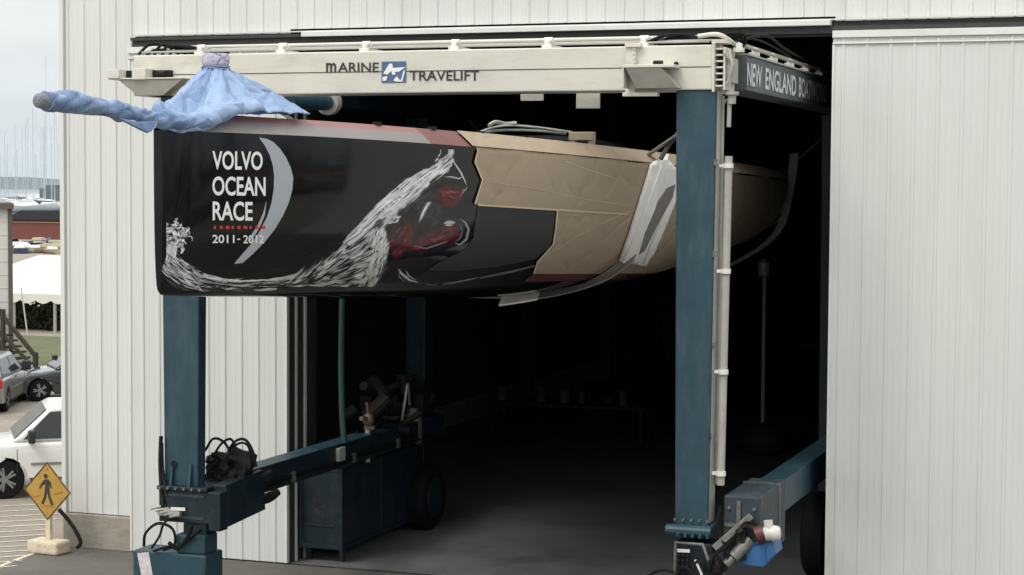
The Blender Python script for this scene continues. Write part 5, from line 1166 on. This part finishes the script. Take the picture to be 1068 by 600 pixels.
def leafy(name, c, size, nleaf, seed, label, m_, ls=.25, group=None):
    rr = random.Random(seed); b = MB(); c = Vector(c)
    cl = [Vector((rr.uniform(-1, 1) * size[0], rr.uniform(-1, 1) * size[1], rr.uniform(.1, 1) * size[2])) for _ in range(24)]
    for k in range(nleaf):
        q = c + cl[k % 24] * .85 + Vector((rr.gauss(0, .5), rr.gauss(0, .4), rr.gauss(0, .4)))
        if q.z < .02: q.z = .1 + abs(q.z) * .2
        a = Vector((rr.gauss(0, 1), rr.gauss(0, 1), rr.gauss(0, 1))).normalized(); w = a.orthogonal().normalized(); l = ls * rr.uniform(.6, 1.3)
        b.add([q, q + a * l * .5 + w * l * .3, q + a * l, q + a * l * .5 - w * l * .3], [(0, 1, 2, 3)])
    return tag(b.build(name, m_, None, org=(c.x, c.y, 0)), label, 'hedge', group)
hx = at(38, 330, 1, Yt + 2.2)
leafy('clipped_hedge', (hx.x, Yt + 2.2, 0), (3.4, .5, .85), 5200, 4, 'dark green hedge in shade under the edge of the white marquee', M['hedge'], .26)
# dark red boathouse with black roof
Yr = 182
r0 = at(10, 250, 1, Yr); r1 = at(75, 250, 1, Yr); zr0 = at(30, 229, 1, Yr).z; zr1 = at(30, 219.5, 1, Yr + 3).z
t = thing('red_boathouse', 'long dark red boathouse with black roof behind the marquee', 'building', ((r0.x + r1.x) / 2, Yr, 0))
b = MB(); b.box(r0.x, r1.x, Yr, Yr + 6, 0, zr0); b.build('wall', M['redwood'], t)
b = MB(); b.prism([(Yr - .4, zr0), (Yr + 3, zr1), (Yr + 6.4, zr0)], lambda u, v: (r0.x - .5, u, v), lambda u, v: (r1.x + .5, u, v)); b.build('roof', M['bdark'], t)
b = MB(); b.box(r0.x, r1.x, Yr - .06, Yr, zr0 - .35, zr0 - .25); b.build('fascia', M['tanv'], t)
# boats: hull > none, cabin, mast
def boat(px, py, Y, L, rz, hullm, label, mast_px=None, cabin=True, group='boats beyond the yard', name='sailboat', z0=0.0, cm=None):
    p = atG(px, py); Y = p.y; z0 = 0.0
    t = thing(name, label, 'boat', (p.x, Y, z0 - .05), rz, group); t.pop('_w', None)
    b = MB(); st_ = [(-.5, .30, .0), (-.3, .34, -.02), (0, .36, 0), (.25, .26, .05), (.4, .14, .09), (.5, .01, .13)]; vs = []
    hgt = L * .12
    for u, w, dz in st_:
        for x, z in ((0, 0), (w * .55, .12), (w * .9, .55), (w, 1)): vs.append((u * L, x * L * .5, z * hgt + dz * L * .5))
        for x, z in ((w, 1), (w * .9, .55), (w * .55, .12), (0, 0)): vs.append((u * L, -x * L * .5, z * hgt + dz * L * .5))
    b.add(vs, [(i * 8 + k, i * 8 + k + 1, i * 8 + 9 + k, i * 8 + 8 + k) for i in range(5) for k in range(7)] + [tuple(range(8))])
    b.add([vs[i * 8 + k] for i in range(6) for k in (3, 4)], [(2 * i, 2 * i + 1, 2 * i + 3, 2 * i + 2) for i in range(5)])
    b.build('hull', hullm, t, smooth=40)
    if cabin: b = MB(); b.hexa([(-.2 * L, -.12 * L, hgt), (.2 * L, -.08 * L, hgt), (.2 * L, .08 * L, hgt), (-.2 * L, .12 * L, hgt)], [(-.17 * L, -.1 * L, hgt + .07 * L), (.1 * L, -.06 * L, hgt + .07 * L), (.1 * L, .06 * L, hgt + .07 * L), (-.17 * L, .1 * L, hgt + .07 * L)]); b.build('cabin', cm or M['gelcoat'], t, bevel=.05)
    if z0 > .3:
        for k in (-.3, 0, .25): b = MB(); b.box(k * L - .06, k * L + .06, -.12 * L, .12 * L, -z0, hgt * .2); b.build('cradle', M['bwood'], t)
    if mast_px:
        mx, my = mast_px; zt = at(mx, my, 1, Y).z - z0; b = MB(); b.cyl((.08 * L, 0, hgt), (.08 * L, 0, zt), .09, .06, n=8); b.build('mast', M['alum'], t)
        b = MB(); zs_ = hgt + (zt - hgt) * .62; b.cyl((.08 * L, -.07 * L, zs_), (.08 * L, .07 * L, zs_), .03, n=6); b.build('spreader', M['alum'], t)
        b = MB(); b.cyl((.08 * L, 0, hgt + 1.1), (-.36 * L, 0, hgt + 1.15), .10, n=8); b.build('boom', M['gelcoat'], t)
        b = MB()
        for e in (.49 * L, -.48 * L): b.cyl((.08 * L, 0, zt - .1), (e, 0, hgt + .2), .012, n=4)
        b.build('stay', M['alum'], t)
    return t
boat(4, 219, 0, 11, R(10), M['gelcoat'], 'white sailboat stored left of the others, seen above the office roof', (7, 150))
boat(14, 218, 0, 10, R(-20), M['gelcoat'], 'white sailboat with the short pale mast, second from the left edge', (13, 128))
boat(30, 222, 0, 12, R(15), M['gelcoat'], 'white sailboat carrying the tall mast in the middle of the sky', (34, 112))
boat(43, 220, 0, 11, R(25), M['gelcoat'], 'white sailboat with thin mast between the two tallest masts', (40, 118))
boat(54, 221, 0, 11, R(-10), M['gelcoat'], 'white sailboat whose tall dark mast stands next to the shed edge', (52.5, 100))
boat(45, 213, 0, 14, R(60), M['gelcoat'], 'distant sailboat whose mast top nearly reaches the wrapped bowsprit', (46.5, 57))
boat(22, 263, 0, 5, R(30), M['gelcoat'], 'small white motorboat left of the navy one before the red boathouse', None, True, 'boats before the boathouse', 'motorboat')
boat(40, 261, 0, 4.4, R(150), M['navy'], 'small navy hulled motorboat in front of the red boathouse', None, True, 'boats before the boathouse', 'motorboat')
boat(54, 264, 0, 4.8, R(20), M['tanv'], 'small tan covered motorboat in front of the red boathouse', None, True, 'boats before the boathouse', 'motorboat', cm=M['tanv'])
rk = random.Random(31)
for k in range(16):
    px = rk.uniform(-6, 60); Y = rk.uniform(150, 230); hm_ = [M['gelcoat'], M['gelcoat'], M['navy'], M['tanv']][k % 4]
    boat(px, rk.uniform(208, 221), Y, rk.uniform(9, 12), R(rk.uniform(-40, 40)), hm_, 'small moored sailboat in the pale crowd of masts beyond the marquee', (px + rk.uniform(-3, 3), rk.uniform(120, 185)), True, 'crowd of moored sailboats', 'sailboat', cm=[M['gelcoat'], M['navy'], M['tanv']][k % 3])
for k in range(9):
    boat(14 + k * 5.6 + rk.uniform(-1, 1), rk.uniform(252, 266), rk.uniform(90, 98), rk.uniform(3, 5.2), R(rk.uniform(0, 180)), [M['gelcoat'], M['navy'], M['gelcoat'], M['tanv']][k % 4], 'small boat laid up in the row between the boathouse and the marquee', None, True, 'laid up boats before the boathouse', 'motorboat', cm=[M['bdark'], M['gelcoat'], M['tanv']][k % 3])
# breakwater hut on the water
p = at(55, 199, 1, 420); b = MB(); b.box(p.x - 2.6, p.x + 6, 418, 424, 0, p.z + .6); b.box(p.x - 1.6, p.x + 1, 419, 423, p.z + .6, p.z + 1.4)
tag(b.build('harbour_barge', M['land'], None, org=(p.x, 420, 0)), 'small dark barge lying far out on the pale water', 'barge')

# ------------------------------------------------------------------ bare wood along the far side of the yard, mirrored in the black hull
b = MB(); rr = random.Random(21)
def limb(p, d, l, r_, dep):
    q = p + d * l; b.tube([p, q], [r_, r_ * .62], 5, cap=False)
    if dep:
        for k in range(3 if dep > 1 else 2):
            nd = (d + Vector((rr.gauss(0, .45), rr.gauss(0, .45), rr.uniform(-.05, .4)))).normalized(); limb(p + d * l * rr.uniform(.6, 1), nd, l * rr.uniform(.55, .75), r_ * .58, dep - 1)
for k in range(34):
    if k < 20: p = Vector((34 + rr.uniform(0, 14), -8 + k * 3.2 + rr.uniform(-1, 1), 0))
    else: p = Vector((-26 + (k - 20) * 5 + rr.uniform(-1.5, 1.5), -38 - rr.uniform(0, 10), 0))
    limb(p, Vector((rr.gauss(0, .06), rr.gauss(0, .06), 1)).normalized(), rr.uniform(3.5, 5), rr.uniform(.16, .26), 4)
for k in range(3200):
    if k % 5 < 3: q = Vector((44 + rr.uniform(0, 7), -12 + rr.random() * 74, rr.random() ** 1.5 * 6.5))
    else: q = Vector((-30 + rr.random() * 75, -46 - rr.uniform(0, 7), rr.random() ** 1.5 * 7))
    a = Vector((rr.gauss(0, 1), rr.gauss(0, 1), rr.gauss(0, 1))).normalized(); w_ = a.orthogonal().normalized(); l = rr.uniform(.7, 1.5)
    b.add([q, q + a * l * .5 + w_ * l * .35, q + a * l, q + a * l * .5 - w_ * l * .35], [(0, 1, 2, 3)])
wd_ = b.build('bare_woods', M['bark'], None); wd_['kind'] = 'stuff'

# ------------------------------------------------------------------ light and sky
w = bpy.data.worlds.new('World'); S.world = w; w.use_nodes = True
nt = w.node_tree; N = nt.nodes; Lk = nt.links; bg = N['Background']
sky = N.new('ShaderNodeTexSky'); sky.sky_type = 'NISHITA'; sky.sun_disc = False
SUN_EL, SUN_AZ = R(52), R(200)                     # azimuth: direction the light comes from, measured clockwise from +Y
sky.sun_elevation = SUN_EL; sky.sun_rotation = SUN_AZ; sky.altitude = 0; sky.air_density = 1; sky.dust_density = 2.5; sky.ozone_density = 1
tc = N.new('ShaderNodeTexCoord'); mp = N.new('ShaderNodeMapping'); mp.inputs['Scale'].default_value = (1.6, 1.6, 5.5)
nz = N.new('ShaderNodeTexNoise'); nz.inputs['Scale'].default_value = 2.4; nz.inputs['Detail'].default_value = 7; nz.inputs['Roughness'].default_value = .58
mr = N.new('ShaderNodeMapRange'); mr.inputs[1].default_value = .36; mr.inputs[2].default_value = .62; mr.inputs[3].default_value = .72; mr.inputs[4].default_value = 1.0
mx = N.new('ShaderNodeMix'); mx.data_type = 'RGBA'; mx.inputs[7].default_value = (7.9, 8.1, 8.2, 1)
Lk.new(tc.outputs['Generated'], mp.inputs[0]); Lk.new(mp.outputs[0], nz.inputs['Vector']); Lk.new(nz.outputs['Fac'], mr.inputs[0])
sx_ = N.new('ShaderNodeSeparateXYZ'); Lk.new(tc.outputs['Generated'], sx_.inputs[0])
oc = N.new('ShaderNodeMapRange'); oc.inputs[1].default_value = 0.05; oc.inputs[2].default_value = 1; oc.inputs[3].default_value = .97; oc.inputs[4].default_value = 2.3
Lk.new(sx_.outputs['Z'], oc.inputs[0])
sm = N.new('ShaderNodeMix'); sm.data_type = 'RGBA'; sm.blend_type = 'MULTIPLY'; sm.inputs[0].default_value = 1
Lk.new(mr.outputs[0], mx.inputs[0]); Lk.new(sky.outputs[0], mx.inputs[6]); Lk.new(mx.outputs[2], sm.inputs[6]); Lk.new(oc.outputs[0], sm.inputs[7]); hz = N.new('ShaderNodeMapRange'); hz.inputs[1].default_value = -.01; hz.inputs[2].default_value = .075; hz.inputs[3].default_value = 0; hz.inputs[4].default_value = 1
hm = N.new('ShaderNodeMix'); hm.data_type = 'RGBA'; hm.inputs[6].default_value = (.82, .92, .99, 1); hm.inputs[7].default_value = (1, 1, 1, 1)
Lk.new(sx_.outputs['Z'], hz.inputs[0]); Lk.new(hz.outputs[0], hm.inputs[0])
sm2 = N.new('ShaderNodeMix'); sm2.data_type = 'RGBA'; sm2.blend_type = 'MULTIPLY'; sm2.inputs[0].default_value = 1
Lk.new(sm.outputs[2], sm2.inputs[6]); Lk.new(hm.outputs[2], sm2.inputs[7]); Lk.new(sm2.outputs[2], bg.inputs['Color'])
bg.inputs['Strength'].default_value = .11
sd = bpy.data.lights.new('sun', 'SUN'); sd.energy = 1.3; sd.angle = R(22); sd.color = (1, .95, .87)
so = bpy.data.objects.new('sun', sd); COL.objects.link(so)
ld = Vector((-math.sin(SUN_AZ) * math.cos(SUN_EL), -math.cos(SUN_AZ) * math.cos(SUN_EL), -math.sin(SUN_EL)))
so.rotation_euler = ld.to_track_quat('-Z', 'Y').to_euler(); so.location = (-10, -10, 40)
S.view_settings.view_transform = 'Standard'; S.view_settings.look = 'None'; S.view_settings.exposure = 0.1; S.view_settings.gamma = 1
S.cycles.max_bounces = 6; S.cycles.use_denoising = True
for o in S.objects:
    if '_w' in o: del o['_w']
